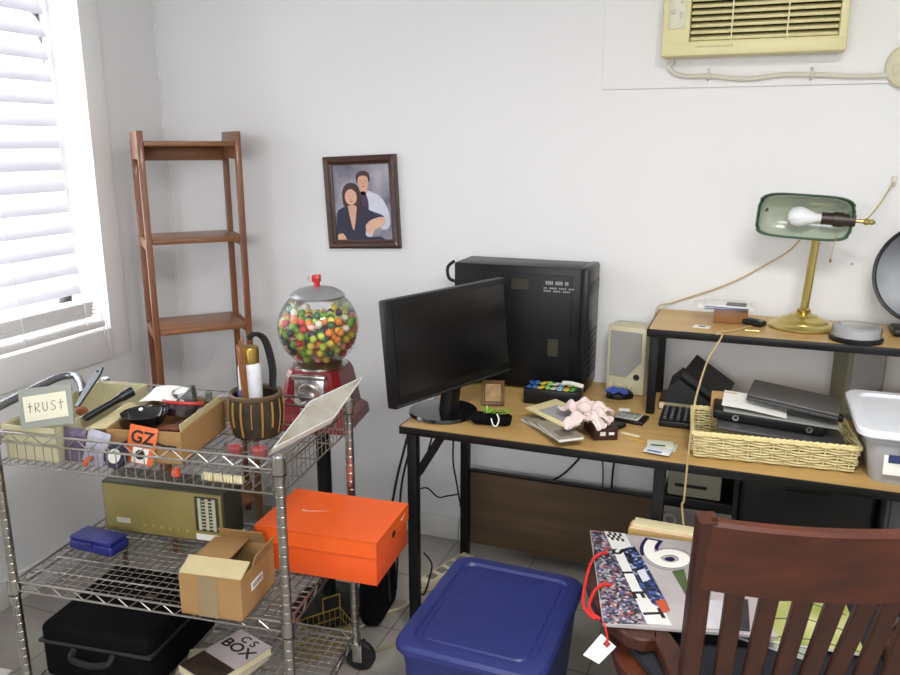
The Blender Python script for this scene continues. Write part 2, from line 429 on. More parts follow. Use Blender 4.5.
shape('short_hair', [(262, 236), (260, 200), (278, 178), (310, 174), (334, 190), (338, 226), (330, 232), (324, 208), (298, 200), (274, 210), (268, 240)], (58, 36, 28), 4, pic)
shape('tie', [(282, 290), (306, 290), (322, 350), (316, 400), (280, 400), (276, 330)], (70, 48, 72), 2, pic)
shape('jacket', [(136, 420), (150, 390), (190, 370), (260, 360), (300, 372), (330, 395), (400, 425), (390, 440), (340, 450), (310, 480), (300, 540), (380, 545), (388, 568), (150, 568), (132, 520)], (34, 36, 62), 5, pic)
shape('long_hair', [(180, 360), (176, 300), (190, 258), (220, 238), (255, 245), (275, 275), (284, 340), (280, 410), (262, 425), (245, 380), (196, 376)], (52, 32, 26), 6, pic)
shape('neckline', [(204, 366), (250, 366), (252, 400), (232, 505), (218, 460)], (212, 164, 138), 7, pic)
shape('face', ell(226, 318, 34, 44), (220, 172, 146), 8, pic)
shape('hands', [(300, 480), (330, 450), (390, 432), (412, 446), (404, 476), (360, 500), (330, 528), (304, 518)], (218, 176, 150), 8, pic)
shape('hand', [(138, 530), (166, 524), (186, 560), (150, 568), (136, 556)], (214, 168, 140), 8, pic)
b = B()
for cx, cy, s in ((299, 240, 1), (226, 322, 1.05)):
    for dx in (-11, 11): b.prism([zp(x, y, 10) for x, y in ell(cx+dx*s, cy-10*s, 4, 2.2)], (0, -.0003, 0))
    b.prism([zp(x, y, 10) for x, y in ell(cx, cy+20*s, 9, 2.2)], (0, -.0003, 0))
    b.prism([zp(x, y, 10) for x, y in ell(cx, cy+6*s, 3, 2)], (0, -.0003, 0))
b.build('facial_features', mat('portrait_features', (122, 70, 60), .5), pic)

# ================================================================== LADDER SHELF in the corner
LYAW = radians(47)
ld = thing('ladder_shelf', 'narrow brown wooden ladder shelf with open shelves standing in the corner', 'shelf', (.418, -.366, 0), LYAW)
w, dp, top = .362, .265, 1.624
for sx in (-1, 1):
    x = sx*(w/2-.011)
    for (y, nm) in ((.012, 'front_post'), (dp-.012, 'back_post')):
        B().box((x, y, (top-.0)/2 if nm == 'front_post' else (top-.03)/2), (.022, .026, top if nm == 'front_post' else top-.03), bev=.002).build(nm, LADW, ld)
    B().box((x, dp/2, top-.05), (.0215, dp-.04, .1), bev=.002).build('top_side_board', LADW, ld)
P0 = V((.418, -.366, 1)); NN = V((sin(LYAW), -cos(LYAW), 0))
zs = [pP(192, 141, P0, NN).z, pP(196, 238.5, P0, NN).z, pP(201, 328, P0, NN).z]
LADH = wood('ladder_shelf_wood', (150, 100, 60), (116, 72, 42), 0, 7, .4, .15)
for z in zs+[zs[2]-.37, zs[2]-.74]:
    B().box((0, dp/2, z-.009), (w-.046, dp-.002, .018), bev=.003).build('shelf_board', LADH, ld)
    for sx in (-1, 1):
        if z < zs[0]-.1: B().box((sx*(w/2-.011), dp/2, z-.02), (.0205, dp-.052, .035), bev=.002).build('shelf_bracket', LADW, ld)
B().box((0, dp-.02, zs[0]-.045), (w-.046, .016, .055), bev=.002).build('apron', LADH, ld)
# ================================================================== WIRE RACK
RYAW = radians(6.8); RO = V((.572, -1.421, 0)); RW, RD = .792, .445
RU = V((cos(RYAW), sin(RYAW), 0)); RVV = V((-sin(RYAW), cos(RYAW), 0))
def RL(u, v, z): return RO+RU*u+RVV*v+V((0, 0, z))
ZT, ZD, ZM, ZB = .87, .785, .445, .125
rk = thing('wire_rack', 'chrome wire utility rack with a basket top standing in front of the ladder shelf', 'rack', RO, RYAW)
for (u, v) in ((0, 0), (RW, 0), (RW, RD), (0, RD)):
    prof = [(.0, .105), (.0125, .105)]; z = .12
    while z < ZT-.01:
        prof += [(.0125, z), (.0118, z+.001), (.0118, z+.003), (.0125, z+.004)]; z += .0254
    prof += [(.0125, ZT+.006), (.0, ZT+.006)]
    po = B().lathe(prof, (u, v, 0), 20).build('post', CHROME, rk, ang=18)
    b = B().lathe([(.0, ZT+.012), (.0118, ZT+.012), (.0132, ZT+.008), (.0132, ZT+.0045)], (u, v, 0), 20); b.build('post_cap', STEEL, po)
    for zz in (ZT, ZM, ZB):
        B().lathe([(.0128, zz-.034), (.0165, zz-.034), (.0155, zz+.004), (.0128, zz+.004)], (u, v, 0), 20, closed=True).build('collar', CHROME, po)
        B().lathe([(.0128, zz-.037), (.0168, zz-.037), (.0168, zz-.0345), (.0128, zz-.0345)], (u, v, 0), 20, closed=True).build('sleeve_ring', BLACKR, po)
    c = B().cyl((u, v, .075), (u, v, .108), .007, n=10)
    for s in (-1, 1): c.box((u+.01, v+s*.018, .065), (.03, .003, .06), bev=.001)
    c.box((u, v, .094), (.03, .04, .004)); ca = c.build('caster', STEEL, rk)
    B().lathe([(0, -.013), (.02, -.013), (.046, -.011), (.05, -.006), (.05, .006), (.046, .011), (.02, .013), (0, .013)], n=28, M=Matrix.Translation((u+.012, v, .051)) @ Matrix.Rotation(pi/2, 4, 'X')).build('wheel', BLACKR, ca)
def zig(b, p0, p1, za, zb, step, r=.0018):
    p0, p1 = V(p0), V(p1); n = max(2, int((p1-p0).length/step)); pts = []
    for i in range(n+1):
        q = p0.lerp(p1, i/n); pts.append((q.x, q.y, za if i % 2 else zb))
    b.tube(pts, r, 6)
g = .0165
edges = [((g, 0), (RW-g, 0)), ((RW, g), (RW, RD-g)), ((RW-g, RD), (g, RD)), ((0, RD-g), (0, g))]
for (zt_, bas, nm) in ((ZT, 1, 'basket_shelf'), (ZM, 0, 'wire_shelf'), (ZB, 0, 'wire_shelf')):
    zd = ZD if bas else zt_-.003
    b = B()
    n = 31
    for i in range(1, n): b.tube([(RW*i/n, .004, zd), (RW*i/n, RD-.004, zd)], .0015, 5)
    m_ = 3 if bas else 5
    for j in range(1, m_+1): b.tube([(.004, RD*j/(m_+1), zd-.0035), (RW-.004, RD*j/(m_+1), zd-.0035)], .0025, 6)
    if not bas:
        for j in range(1, 18): b.tube([(.004, RD*j/18, zd-.0026), (RW-.004, RD*j/18, zd-.0026)], .0011, 5)
    sh = b.build(nm, CHROME, rk)
    for (a, c) in edges:
        r = B(); zl = zt_-.026
        r.tube([(*a, zt_), (*c, zt_)], .0032, 8); r.tube([(*a, zl), (*c, zl)], .0030, 8)
        zig(r, (*a, 0), (*c, 0), zt_, zl, .032)
        if bas:
            L_ = (V(c)-V(a)).length; k = int(L_/.0255)
            for i in range(k+1):
                q = V(a).lerp(V(c), i/k); r.tube([(q.x, q.y, zl), (q.x, q.y, zd-.003)], .0015, 5)
            r.tube([(*a, zd-.003), (*c, zd-.003)], .0026, 6)
        r.build('truss_rail', CHROME, sh)
ZI = ZD+.0035                                            # items stand on the basket wires
def onr(x, y, z): return pz(x, y, z)

# ---- cardboard tray on the left
c0 = RL(.092, .215, ZI)
tr = thing('cardboard_tray', 'pale open cardboard tray in the left end of the rack top', 'box', c0, RYAW)
def openbox(par, w, d, h, m, t=.004, name='box_walls'):
    b = B(); b.box((0, 0, t/2), (w, d, t))
    for s in (-1, 1): b.box((s*(w/2-t/2), 0, h/2), (t, d, h)); b.box((0, s*(d/2-t/2), h/2), (w-2*t, t, h))
    return b.build(name, m, par)
TRC = mat('tray_card', (196, 190, 156), .85, var=.05, scale=14, bump=.1, bscale=140)
openbox(tr, .156, .385, .092, TRC)
b = B()
for s in (-1, 1): b.box((s*.0795, 0, .088), (.003, .393, .014)); b.box((0, s*.194, .088), (.162, .003, .014))
b.build('folded_rim', TRC, tr)
# sign
p = pz(47, 428, .885)
sg = thing('trust_sign', 'grey matted card with the handwritten word trust standing in the cardboard tray', 'sign', V((p.x, p.y+.004, .886)), rot=(radians(-16), radians(-5), radians(24)))
B().box((0, 0, .052), (.132, .008, .100), bev=.002).build('mat_board', mat('sign_mat_green', (150, 154, 146), .6, var=.03), sg)
B().box((0, -.005, .052), (.108, .003, .064), (0, radians(-3), 0), bev=.0008).build('card', mat('sign_card', (226, 222, 200), .7, var=.02), sg)
INK = mat('ink_grey', (84, 82, 76), .7)
b = B()                                                  # hand-drawn letters t R U S t
def pen(pts, o):
    b.tube([V((o[0]+x*.016, -.0068, o[1]+y*.024)) for x, y in pts], .0009, 5)
pen([(.5, 1), (.5, 0)], (-.046, .040)); pen([(.15, .62), (.9, .66)], (-.046, .040))
pen([(.2, 0), (.2, 1), (.7, .95), (.85, .72), (.6, .52), (.2, .5), (.9, 0)], (-.028, .040))
pen([(.15, 1), (.15, .25), (.4, 0), (.7, .1), (.8, .3), (.8, 1)], (-.008, .041))
pen([(.85, .9), (.5, 1), (.2, .8), (.4, .55), (.75, .42), (.8, .15), (.45, 0), (.1, .12)], (.012, .042))
pen([(.5, 1.05), (.5, 0)], (.031, .043)); pen([(.1, .66), (.95, .72)], (.031, .043))
b.build('handwriting', INK, sg)
# chrome tube
pts = [RL(-.03, .10, .895)+V((0, 0, 0))]
pts = smooth([pz(-12, 412, .910), pz(18, 397, .91), pz(42, 385, .912), pz(60, 377, .914), pz(74, 376, .913), pz(81, 384, .908), pz(83, 394, .900)], 6)
tag(B().tube(pts, .0115, 12).build('chrome_tube', mat('dull_chrome', (132, 134, 138), .3, .95, var=.06)), 'bent chrome metal tube lying across the cardboard tray behind the trust sign', 'tube')
# flat grey tool
a = pz(76, 406, .915); c = pz(99, 369, .965)
d = (c-a); L_ = d.length; ex = d.normalized(); ey = V((.936, .353, 0)); ey = (ey-ex*ey.dot(ex)).normalized(); ez = ex.cross(ey)
def TP(s, t): return a+ex*(s*L_)+ey*t
b = B().prism([TP(0, -.004), TP(0, .006), TP(.85, .011), TP(1.02, .008), TP(1.04, 0), TP(1.02, -.008), TP(.85, -.011)], ez*.004)
hd = thing('hand_tool', 'flat grey steel tool with a hole in its end sticking up beside the chrome tube', 'tool', (0, 0, 0))
b.build('blade', mat('tool_grey', (150, 154, 158), .45, .6), hd)
B().tube([TP(0, .0085), TP(.85, .0135), TP(1.03, .0095)], .0025, 6).build('edge_grip', BLACKR, hd)
B().cyl(TP(.93, 0)-ez*.0015, TP(.93, 0)+ez*.0055, .004, n=14).build('hanging_hole', BLACKM, hd)
# black torch
a = pz(84, 419, .882); c = pz(132, 391, .925); ax = (c-a).normalized(); Lf = (c-a).length
M = Matrix.Translation(a) @ ax.to_track_quat('Z', 'Y').to_matrix().to_4x4()
tf = thing('torch', 'long black torch leaning between the tray and the black bowl', 'torch', (0, 0, 0))
B().lathe([(0, 0), (.0085, 0), (.0095, .006), (.0095, Lf*.62), (.0105, Lf*.66), (.0105, Lf*.70)], n=20, M=M).build('barrel', BLACKP, tf)
B().lathe([(.0105, Lf*.70), (.014, Lf*.80), (.0145, Lf), (.012, Lf+.001), (0, Lf-.002)], n=20, M=M).build('torch_head', mat('torch_head_black', (36, 36, 40), .35, .3), tf)
# small items in the tray
p = pz(82, 411, .885)
tag(B().ball((0, 0, 0), .017, 14, sc=(1.1, .8, .8)).build('twine_ball', mat('brown_twine', (176, 118, 78), .9, c2=(120, 70, 44), scale=60, bump=.4), loc=p), 'small brown ball of twine beside the trust sign', 'twine')
# soft packets
def packet(name, label, p, w, h, m, rot, cat='packet', group=None):
    def fn(u, v, s):
        k = (sin(pi*u)*sin(pi*v))**.5 if 0 < u < 1 and 0 < v < 1 else 0
        return ((u-.5)*w*(1-.03*sin(6*v)), s*(.012*k+.0006*sin(17*u+9*v)*k), (v-.5)*h)
    b = B().surf(lambda u, v: fn(u, v, -1), 12, 10).surf(lambda u, v: fn(u, v, 1), 12, 10)
    bmesh.ops.remove_doubles(b.bm, verts=b.bm.verts, dist=.0001)
    o = b.build(name, m, loc=p, rot=rot, ang=80); return tag(o, label, cat, group)
PURP = mat('purple_packet', (118, 106, 128), .35, c2=(70, 60, 84), scale=25, bump=.2)
PWH = mat('white_packet', (196, 194, 206), .35, c2=(150, 150, 170), scale=18, bump=.2)
p = RL(.206, .045, 0); packet('foil_packet', 'purple packet standing at the right end of the cardboard tray', V((p.x, p.y, .835)), .062, .088, PURP, (radians(-6), 0, RYAW))
p = RL(.270, .042, 0); packet('foil_packet', 'white packet with black print leaning on the cardboard carton', V((p.x, p.y, .835)), .062, .085, PWH, (radians(-14), radians(12), RYAW))
p = RL(.252, .016, 0)
tag(B().tube([(0, 0, -.012), (.012, -.002, .004), (.026, 0, .012)], [.006, .008, .004], 8).build('orange_peg', mat('peg_orange', (206, 104, 60), .5), loc=V((p.x, p.y, .808))), 'small orange plastic peg behind the front wires of the rack top', 'peg')
p = RL(.335, .03, 0)
tp = thing('tape_reel', 'dark blue reel with a round white label at the front of the rack top', 'reel', V((p.x, p.y, .8225)), rot=(radians(68), 0, RYAW))
B().lathe([(.010, -.008), (.03, -.008), (.031, 0), (.03, .008), (.010, .008)], n=28, closed=True).build('reel_body', mat('reel_navy', (34, 38, 58), .4), tp)
B().lathe([(.0, .0082), (.018, .0082), (.018, .0092), (0, .0092)], n=24).build('reel_label', PAPER, tp)
# ---- cardboard carton in the middle
CY = radians(13); bp_ = pz(146, 420, .80); cc = RL(.366, .215, ZI)
ct = thing('cardboard_carton', 'open cardboard carton full of odds and ends in the middle of the rack top', 'box', cc, CY)
cw, cdp, ch = .200, .27, .086
openbox(ct, cw, cdp, ch, CARD)
b = B().surf(lambda u, v: (-cw/2-.085*v*(1-.25*u), -cdp/2+cdp*.62*u, ch+.004-.02*v*v+.016*sin(pi*v)*u), 8, 8, .0035); b.build('side_flap', CARD2, ct)
b = B().surf(lambda u, v: (cw/2-.006-.003*v, -cdp/2+.02+(cdp-.03)*u, ch-.02+.034*v), 8, 8, .0035); b.build('side_flap', CARD2, ct)
b = B()
b.tube(smooth([(-.075, -cdp/2-.0012, .036), (-.066, -cdp/2-.0012, .046), (-.052, -cdp/2-.0012, .053), (-.042, -cdp/2-.0012, .056)]), .0035, 6)
b.tube(smooth([(.036, -cdp/2-.0012, .056), (.050, -cdp/2-.0012, .050), (.068, -cdp/2-.0012, .046)]), .0035, 6)
b.tube([(.066, -cdp/2-.0012, .046), (.086, -cdp/2-.0012, .044)], .006, 6)
b.build('printed_curve', mat('carton_print', (46, 36, 28), .8), ct)
def CL(x, y, z): return cc+V((x*cos(CY)-y*sin(CY), x*sin(CY)+y*cos(CY), z))
# orange card on the carton front
oc = thing('orange_card', 'orange card with bold black print propped against the cardboard carton', 'card', CL(-.006, -cdp/2-.026, .008), rot=(radians(-13), radians(9), CY))
B().box((0, 0, .048), (.074, .0022, .096), bev=.001).build('card_sheet', mat('card_orange', (224, 104, 46), .5, var=.04), oc)
CB = mat('card_black', (28, 24, 24), .6)
text('print_lettering', 'GZ', .044, CB, oc, (0, -.0016, .066), (pi/2, 0, 0), bold=.001)
wl = B().box((.002, -.0018, .022), (.042, .0012, .038), bev=.0005).build('white_label', PAPER, oc)
B().cyl((.002, -.0024, .024), (.002, -.0032, .024), .0125, n=24).cyl((.002, -.003, .024), (.002, -.0036, .024), .004, n=16).build('black_disc', CB, wl)
# contents of the carton
bw = thing('black_bowl', 'shiny round black bowl resting in the front of the cardboard carton', 'bowl', CL(-.042, -.045, .062))
B().lathe([(0, 0), (.03, .0), (.05, .018), (.058, .042), (.0605, .042), (.059, .036), (.0555, .042-.004), (.046, .018), (.028, .006), (0, .005)], n=40).build('bowl_body', mat('gloss_black', (14, 14, 18), .12, coat=.5), bw)
B().box((.002, .002, .0075), (.02, .010, .003), (0, 0, .3)).build('bowl_highlight', PAPER, bw)  # small white block standing in for the highlight inside the bowl
tag(B().surf(lambda u, v: ((u-.5)*.115, (v-.5)*.08, .006*sin(pi*u)+.012*v*v), 8, 6, .0008).build('folded_paper', PAPER, loc=CL(-.058, .095, .100), rot=(radians(6), radians(-4), CY-.2)), 'crumpled white paper lying behind the black bowl', 'paper')
gp = CL(.030, .026, .093)
gg = thing('goggles', 'dark goggles with a red top rim lying in the cardboard carton', 'goggles', gp, rot=(radians(-12), radians(6), CY+.25))
arc = [(.047*cos(t), .03*sin(t), 0) for t in [pi*1.05+pi*.9*i/16 for i in range(17)]]
b = B().surf(lambda u, v: (.05*cos(pi*(1.04+.92*u)), .034*sin(pi*(1.04+.92*u)), -.018+.034*v), 18, 4, .003); b.build('lens', mat('goggle_lens', (40, 26, 30), .15, coat=.6), gg)
B().tube([(.051*cos(t), .035*sin(t), .018) for t in [pi*1.03+pi*.94*i/16 for i in range(17)]], .005, 8).build('red_rim', mat('goggle_red', (178, 44, 40), .4), gg)
B().tube(smooth([(-.05, -.004, 0), (-.052, .012, .004), (-.02, .026, .008), (.02, .026, .006), (.052, .012, .002), (.05, -.004, 0)]), .008, 8, flat=(1, 0, 0)).build('strap', BLACKR, gg)
B().ball((.046, -.012, -.002), .011, 12).build('silver_clasp', mat('clasp_violet', (150, 140, 168), .2, .8), gg)
tag(B().surf(lambda u, v: ((u-.5)*.085, (v-.5)*.035, .010*sin(3*u)), 10, 4, .004).build('leather_strap', mat('brown_leather', (112, 58, 40), .6), loc=CL(.032, -.088, .072), rot=(0, radians(-6), CY+.2)), 'brown leather strap lying in the cardboard carton below the goggles', 'strap')
gl = thing('drinking_glass', 'clear drinking glass with a round badge lying at the back of the carton', 'glass', CL(.012, .104, .05), rot=(radians(8), radians(-8), 0))
B().lathe([(0, 0), (.026, 0), (.033, .075), (.0315, .075), (.025, .004), (0, .004)], n=28).build('glass_wall', clear('tumbler_clear', (235, 238, 240), .9), gl)
B().lathe([(0, 0), (.010, 0), (.010, .002), (0, .002)], n=20, M=Matrix.Translation((.012, -.0325, .05)) @ Matrix.Rotation(pi/2, 4, 'X')).build('round_badge', PAPER, gl)
bo = thing('ink_bottle', 'small dark green bottle standing in the back corner of the carton', 'bottle', CL(.074, .095, .006))
B().lathe([(0, 0), (.015, 0), (.016, .01), (.016, .07), (.008, .082), (.008, .09), (0, .09)], n=20).build('bottle_body', mat('dark_green_glass', (40, 48, 34), .2, coat=.5), bo)
B().lathe([(0, .088), (.0095, .088), (.0095, .112), (0, .112)], n=16).build('bottle_cap', mat('bottle_cap_grey', (96, 98, 92), .4), bo)
tag(B().box((0, 0, .0275), (.07, .08, .055), bev=.006).build('brown_pouch', mat('pouch_brown', (94, 60, 44), .8, var=.2, scale=30, bump=.3), loc=CL(.050, -.005, .0045), rot=(0, 0, CY)), 'brown pouch filling the carton under the goggles', 'pouch')

# ---- woven basket with bottle and sticks
bk_c = pz(257, 429, ZI)-RVV*.034+RU*.020
bk = thing('woven_basket', 'round dark woven basket with yellow stripes and a black strap handle on the rack top', 'basket', V((bk_c.x, bk_c.y, ZI+.003)), .3)
BKD = mat('basket_dark', (34, 27, 20), .7, c2=(62, 48, 32), scale=30, bump=.3)
BKY = mat('basket_straw', (156, 122, 56), .6, var=.1, scale=40)
Hb = .118
def brad(t): return .056+.018*sin(pi*min(1, t*.62+.12))
b = B(); n = 96; m_ = 24
b.lathe([(0, 0), (.058, 0), (.058, .004), (0, .004)], n=32)
def wall(u, v):
    a = 2*pi*u; k = int(v*m_); r = brad(v)+.0016*sin(24*a+(k % 2)*pi)
    return (r*cos(a), r*sin(a), Hb*v)
b.surf(wall, n, m_, .004)
b.build('basket_wall', BKD, bk, ang=70)
b = B()
for i in range(16):
    a = 2*pi*i/16+.1
    b.tube([((brad(t)+.0022)*cos(a+.03*t), (brad(t)+.0022)*sin(a+.03*t), Hb*t) for t in ((.08, .25, .45, .65, .82, .93) if i % 2 else (.3, .45, .6, .75, .9))], .0032 if i % 3 else .0018, 6)
b.build('straw_stripes', BKY, bk)
B().lathe([(brad(1)-.006, Hb-.006), (brad(1)+.004, Hb-.006), (brad(1)+.005, Hb+.002), (brad(1), Hb+.006), (brad(1)-.006, Hb+.003)], n=48, closed=True).build('rim', mat('basket_rim', (92, 74, 50), .6, var=.2, scale=50, bump=.3), bk)
def bdir(px, py, z): q = pz(px, py, z)-V((bk_c.x, bk_c.y, ZI)); return V((q.x*cos(.3)+q.y*sin(.3), -q.x*sin(.3)+q.y*cos(.3), q.z))
for k, (x0, x1, tx) in enumerate(((262, 275, 256), (268, 281, 262))):
    o_ = .010*k
    B().tube(smooth([(.030+o_, .052-o_, Hb), (.032+o_, .050, Hb+.06), (.018+o_, .046, Hb+.135), (-.006+o_, .040, Hb+.158), (-.022, .034, Hb+.145)], 8), .0062, 8, flat=(0, 1, 0)).build('strap_handle', BLACKR, bk)
sp = thing('spray_bottle', 'white spray bottle with a gold cap standing in the woven basket', 'bottle', V((bk_c.x-.017, bk_c.y+.004, ZI+.012)))
B().lathe([(0, 0), (.030, 0), (.032, .004), (.032, .176), (.030, .188), (.026, .194), (0, .194)], n=32).build('bottle_body', mat('gloss_white', (228, 230, 236), .25), sp)
B().lathe([(.025, .192), (.028, .194), (.028, .232), (.025, .238), (0, .238)], n=32).build('gold_cap', mat('matte_gold', (170, 140, 70), .35, .8), sp)
b = B()
for i, t in enumerate((.4, 1.0)): b.box((-.014, -.0302, .11-.03*i), (.016, .001, .02))
b.build('blue_print', mat('print_blue', (110, 112, 160), .5), sp)
st = thing('wooden_sticks', 'bundle of brown wooden sticks standing in front of the white spray bottle', 'sticks', V((bk_c.x+.000, bk_c.y-.044, ZI+.012)))
for i in range(3):
    x = -.0075+.0048*i
    B().box((x, .003*((i*7) % 3-1), .128+.006*(i % 3)), (.0055, .0045, .256+.012*(i % 3)), (radians(1), radians(-3+1.0*i), 0), bev=.0008).build('stick', wood('stick_wood', (150, 98, 56), (110, 66, 38), 2, 9, .5), st)

# ---- candles, blocks, white tray
for i, (x, y) in enumerate(((235, 456), (259, 458))):
    p = pz(x, y, ZI)
    cn = thing('votive_candle', ['red candle in a clear glass cup, the one nearer the orange card', 'red candle in a clear glass cup, the one nearer the rack corner post'][i], 'candle', V((p.x, p.y, ZI)), 0, 'red votive candles')
    B().lathe([(0, 0), (.021, 0), (.0255, .036), (.0242, .036), (.020, .004), (0, .004)], n=28).build('glass_cup', clear('cup_clear', (250, 246, 246), .96, .6), cn)
    B().lathe([(0, .0045), (.0185, .0045), (.0212, .024), (.018, .0225), (0, .0225)], n=28).build('red_wax', mat('red_wax', (176, 36, 42), .4), cn)
    B().cyl((0, 0, .022), (.001, 0, .030), .0008, n=6).build('wick', BLACKR, cn)
p = RL(.632, .022, 0)
db = thing('block_strip', 'strip of small cream blocks at the front of the rack top below the candles', 'blocks', V((p.x, p.y, ZI)), RYAW)
b = B()
for i in range(13): b.box((-.05+.0083*i, 0, .009), (.0072, .014, .018), bev=.0012)
b.build('cream_blocks', CREAM, db)
B().box((0, .004, .0015), (.112, .024, .003)).build('strip_backing', mat('strip_back', (96, 92, 70), .7), db)
p = RL(.50, .03, 0)
tag(B().lathe([(0, 0), (.011, 0), (.012, .01), (.006, .02), (0, .022)], n=18).build('orange_stopper', mat('cap_orange', (214, 84, 48), .4), loc=V((p.x, p.y, ZI))), 'small orange cap on the rack top wires in front of the carton', 'cap')
# white shallow tray lying tilted on the right rim of the rack
A_ = pz(269, 455, .908); B_ = pz(331, 423, .918); C_ = pz(360, 382, .965); D_ = A_+C_-B_
wt = thing('white_tray', 'shallow white tray lying tilted over the right end of the rack top', 'tray', (0, 0, 0))
e1 = (B_-A_); e2 = (C_-B_); nn = e1.cross(e2).normalized()
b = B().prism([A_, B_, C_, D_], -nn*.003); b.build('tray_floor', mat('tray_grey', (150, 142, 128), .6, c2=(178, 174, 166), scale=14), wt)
Q = [A_, B_, C_, D_]; cen = (A_+C_)/2
b = B()
for i in range(4):
    p, q = Q[i], Q[(i+1) % 4]; ip, iq = p.lerp(cen, .045), q.lerp(cen, .045)
    b.prism([p, q, iq, ip], nn*.022)
    b.prism([p-nn*.003, q-nn*.003, iq-nn*.003, ip-nn*.003], nn*.003)
b.build('tray_rim', mat('tray_white', (236, 235, 230), .5, var=.02), wt)

# ================================================================== MIDDLE AND BOTTOM SHELVES
ZMI = ZM+.0035
ra = thing('radio', 'cream fronted radio in a dark case on the middle shelf of the rack', 'radio', V((.79, -1.085, ZMI)), RYAW)
w, h, d = .40, .160, .105
B().box((0, d/2, h/2), (w, d, h), bev=.003).build('case', mat('radio_case', (58, 56, 44), .6, var=.15), ra)
fp = B().box((0, -.002, h/2), (w-.012, .006, h-.012), bev=.002).build('front_panel', mat('radio_cream', (142, 128, 74), .5, var=.06, scale=10), ra)
b = B().box((.148, -.0062, h*.58), (.075, .003, .106), bev=.001); gr = b.build('dial_window', mat('dial_dark', (56, 56, 48), .4), fp)
b = B()
for x in (.126, .150, .172): b.box((x, -.0084, h*.58), (.010, .002, .098))
for k in range(9): b.box((.138, -.0082, .05+.0105*k), (.010, .0015, .004)); b.box((.162, -.0082, .05+.0105*k), (.010, .0015, .004))
b.build('dial_scales', mat('dial_cream', (190, 186, 160), .5), gr)
B().box((.148, -.0062, .020), (.078, .003, .018)).build('white_strip', PAPER, fp)
B().box((-.132, -.0056, .042), (.046, .002, .016)).build('maker_label', mat('label_grey', (190, 188, 170), .5), fp)
b = B()
for k in range(6): b.cyl((-.06+.028*k, -.004, .034), (-.06+.028*k, -.0075, .034), .006, n=14)
b.build('push_buttons', mat('radio_button', (160, 142, 78), .5), fp)

p = pz(100, 549, ZM)
bc = thing('blue_case', 'small blue plastic case lying on the middle shelf in front of the radio', 'case', V((p.x, p.y, ZMI)), RYAW-.12)
BLUEP = mat('blue_case_plastic', (28, 34, 112), .4, var=.08)
B().box((0, 0, .016), (.155, .075, .030), bev=.009, seg=3).build('case_body', BLUEP, bc)
B().box((0, 0, .037), (.150, .070, .012), bev=.006, seg=3).build('case_lid', BLUEP, bc)
B().box((0, -.038, .028), (.024, .006, .014), bev=.002).build('latch', mat('blue_case_dark', (28, 32, 96), .5), bc)

cx_ = thing('cardboard_box', 'brown cardboard box with open flaps at the front edge of the middle shelf', 'box', V((1.163, -1.286, ZMI)), radians(8))
w, d, h = .165, .185, .110
openbox(cx_, w, d, h, CARD)
B().surf(lambda u, v: (-w/2+w*u, -d/2+.002+.052*v, h+.002+.020*v), 4, 4, .0035).build('front_flap', CARD2, cx_)
B().surf(lambda u, v: (-w/2+.002+.10*v, -d/2+.058+.12*u, h+.004+.008*sin(v*1.5)), 4, 4, .0035).build('side_flap', CARD, cx_)
B().surf(lambda u, v: (w/2+.001+.012*v, -d/2+.06+.11*u, h-.002+.035*v), 4, 4, .0035).build('side_flap', CARD, cx_)
B().surf(lambda u, v: (-w/2+.02+(w-.04)*u, d/2-.002-.02*v, h+.04*v), 4, 4, .0035).build('back_flap', CARD, cx_)
b = B(); b.box((-.005, -d/2-.0008, h/2), (.05, .0012, h)); b.build('packing_tape', mat('packing_tape', (150, 130, 100), .25, var=.04), cx_)
lb = B().box((w/2+.0009, -.01, .063), (.0012, .062, .022)).build('shipping_label', PAPER, cx_)
B().box((w/2+.0016, -.01, .066), (.0008, .05, .003)).box((w/2+.0016, -.01, .060), (.0008, .05, .003)).build('label_print', INK, lb)

# orange shoe box
ORG = mat('shoebox_orange', (228, 86, 26), .45, var=.03, scale=5)
sb = thing('shoe_box', 'bright orange lidded shoe box sticking out of the right side of the middle shelf', 'shoe box', V((1.336, -1.045, .476)), radians(4))
w, d = .348, .238
B().box((0, 0, .051), (w-.008, d-.008, .102), bev=.001).build('box_body', ORG, sb)
b = B(); b.box((0, 0, .122), (w, d, .004)); zl = .078
for s in (-1, 1): b.box((s*(w/2-.0015), 0, zl+.022), (.003, d, .044)); b.box((0, s*(d/2-.0015), zl+.022), (w, .003, .044))
ld_ = b.build('box_lid', mat('shoebox_lid_orange', (234, 94, 30), .42, var=.03, scale=5), sb)
def swoosh(L_, M, m, par, nm):
    pts = [(-.5, .02), (-.52, -.06), (-.42, -.12), (-.25, -.08), (.5, .14), (-.2, -.02), (-.36, -.05), (-.44, 0), (-.42, .06)]
    b = B().prism([M @ V((x*L_, y*L_, 0)) for x, y in smooth2(pts)], M.to_3x3() @ V((0, 0, .0006))); return b.build(nm, m, par)
def smooth2(pts): return pts
swoosh(.075, Matrix.Translation((-.055, .00, .1242)), mat('swoosh_silver', (222, 196, 180), .3, .3), ld_, 'tick_mark')
swoosh(.035, Matrix.Translation((w/2+.0002, .075, .104)) @ Matrix.Rotation(pi/2, 4, 'Z') @ Matrix.Rotation(pi/2, 4, 'X'), PAPER, ld_, 'tick_mark')
b = B().lathe([(0, 0), (.012, 0), (.012, .0012), (0, .0012)], n=24, M=Matrix.Translation((w/2-.0002, .0, .090)) @ Matrix.Rotation(pi/2, 4, 'Y') @ Matrix.Diagonal((.8, 1, 1, 1))); b.build('finger_hole', mat('hole_dark', (50, 18, 8), .9), ld_)

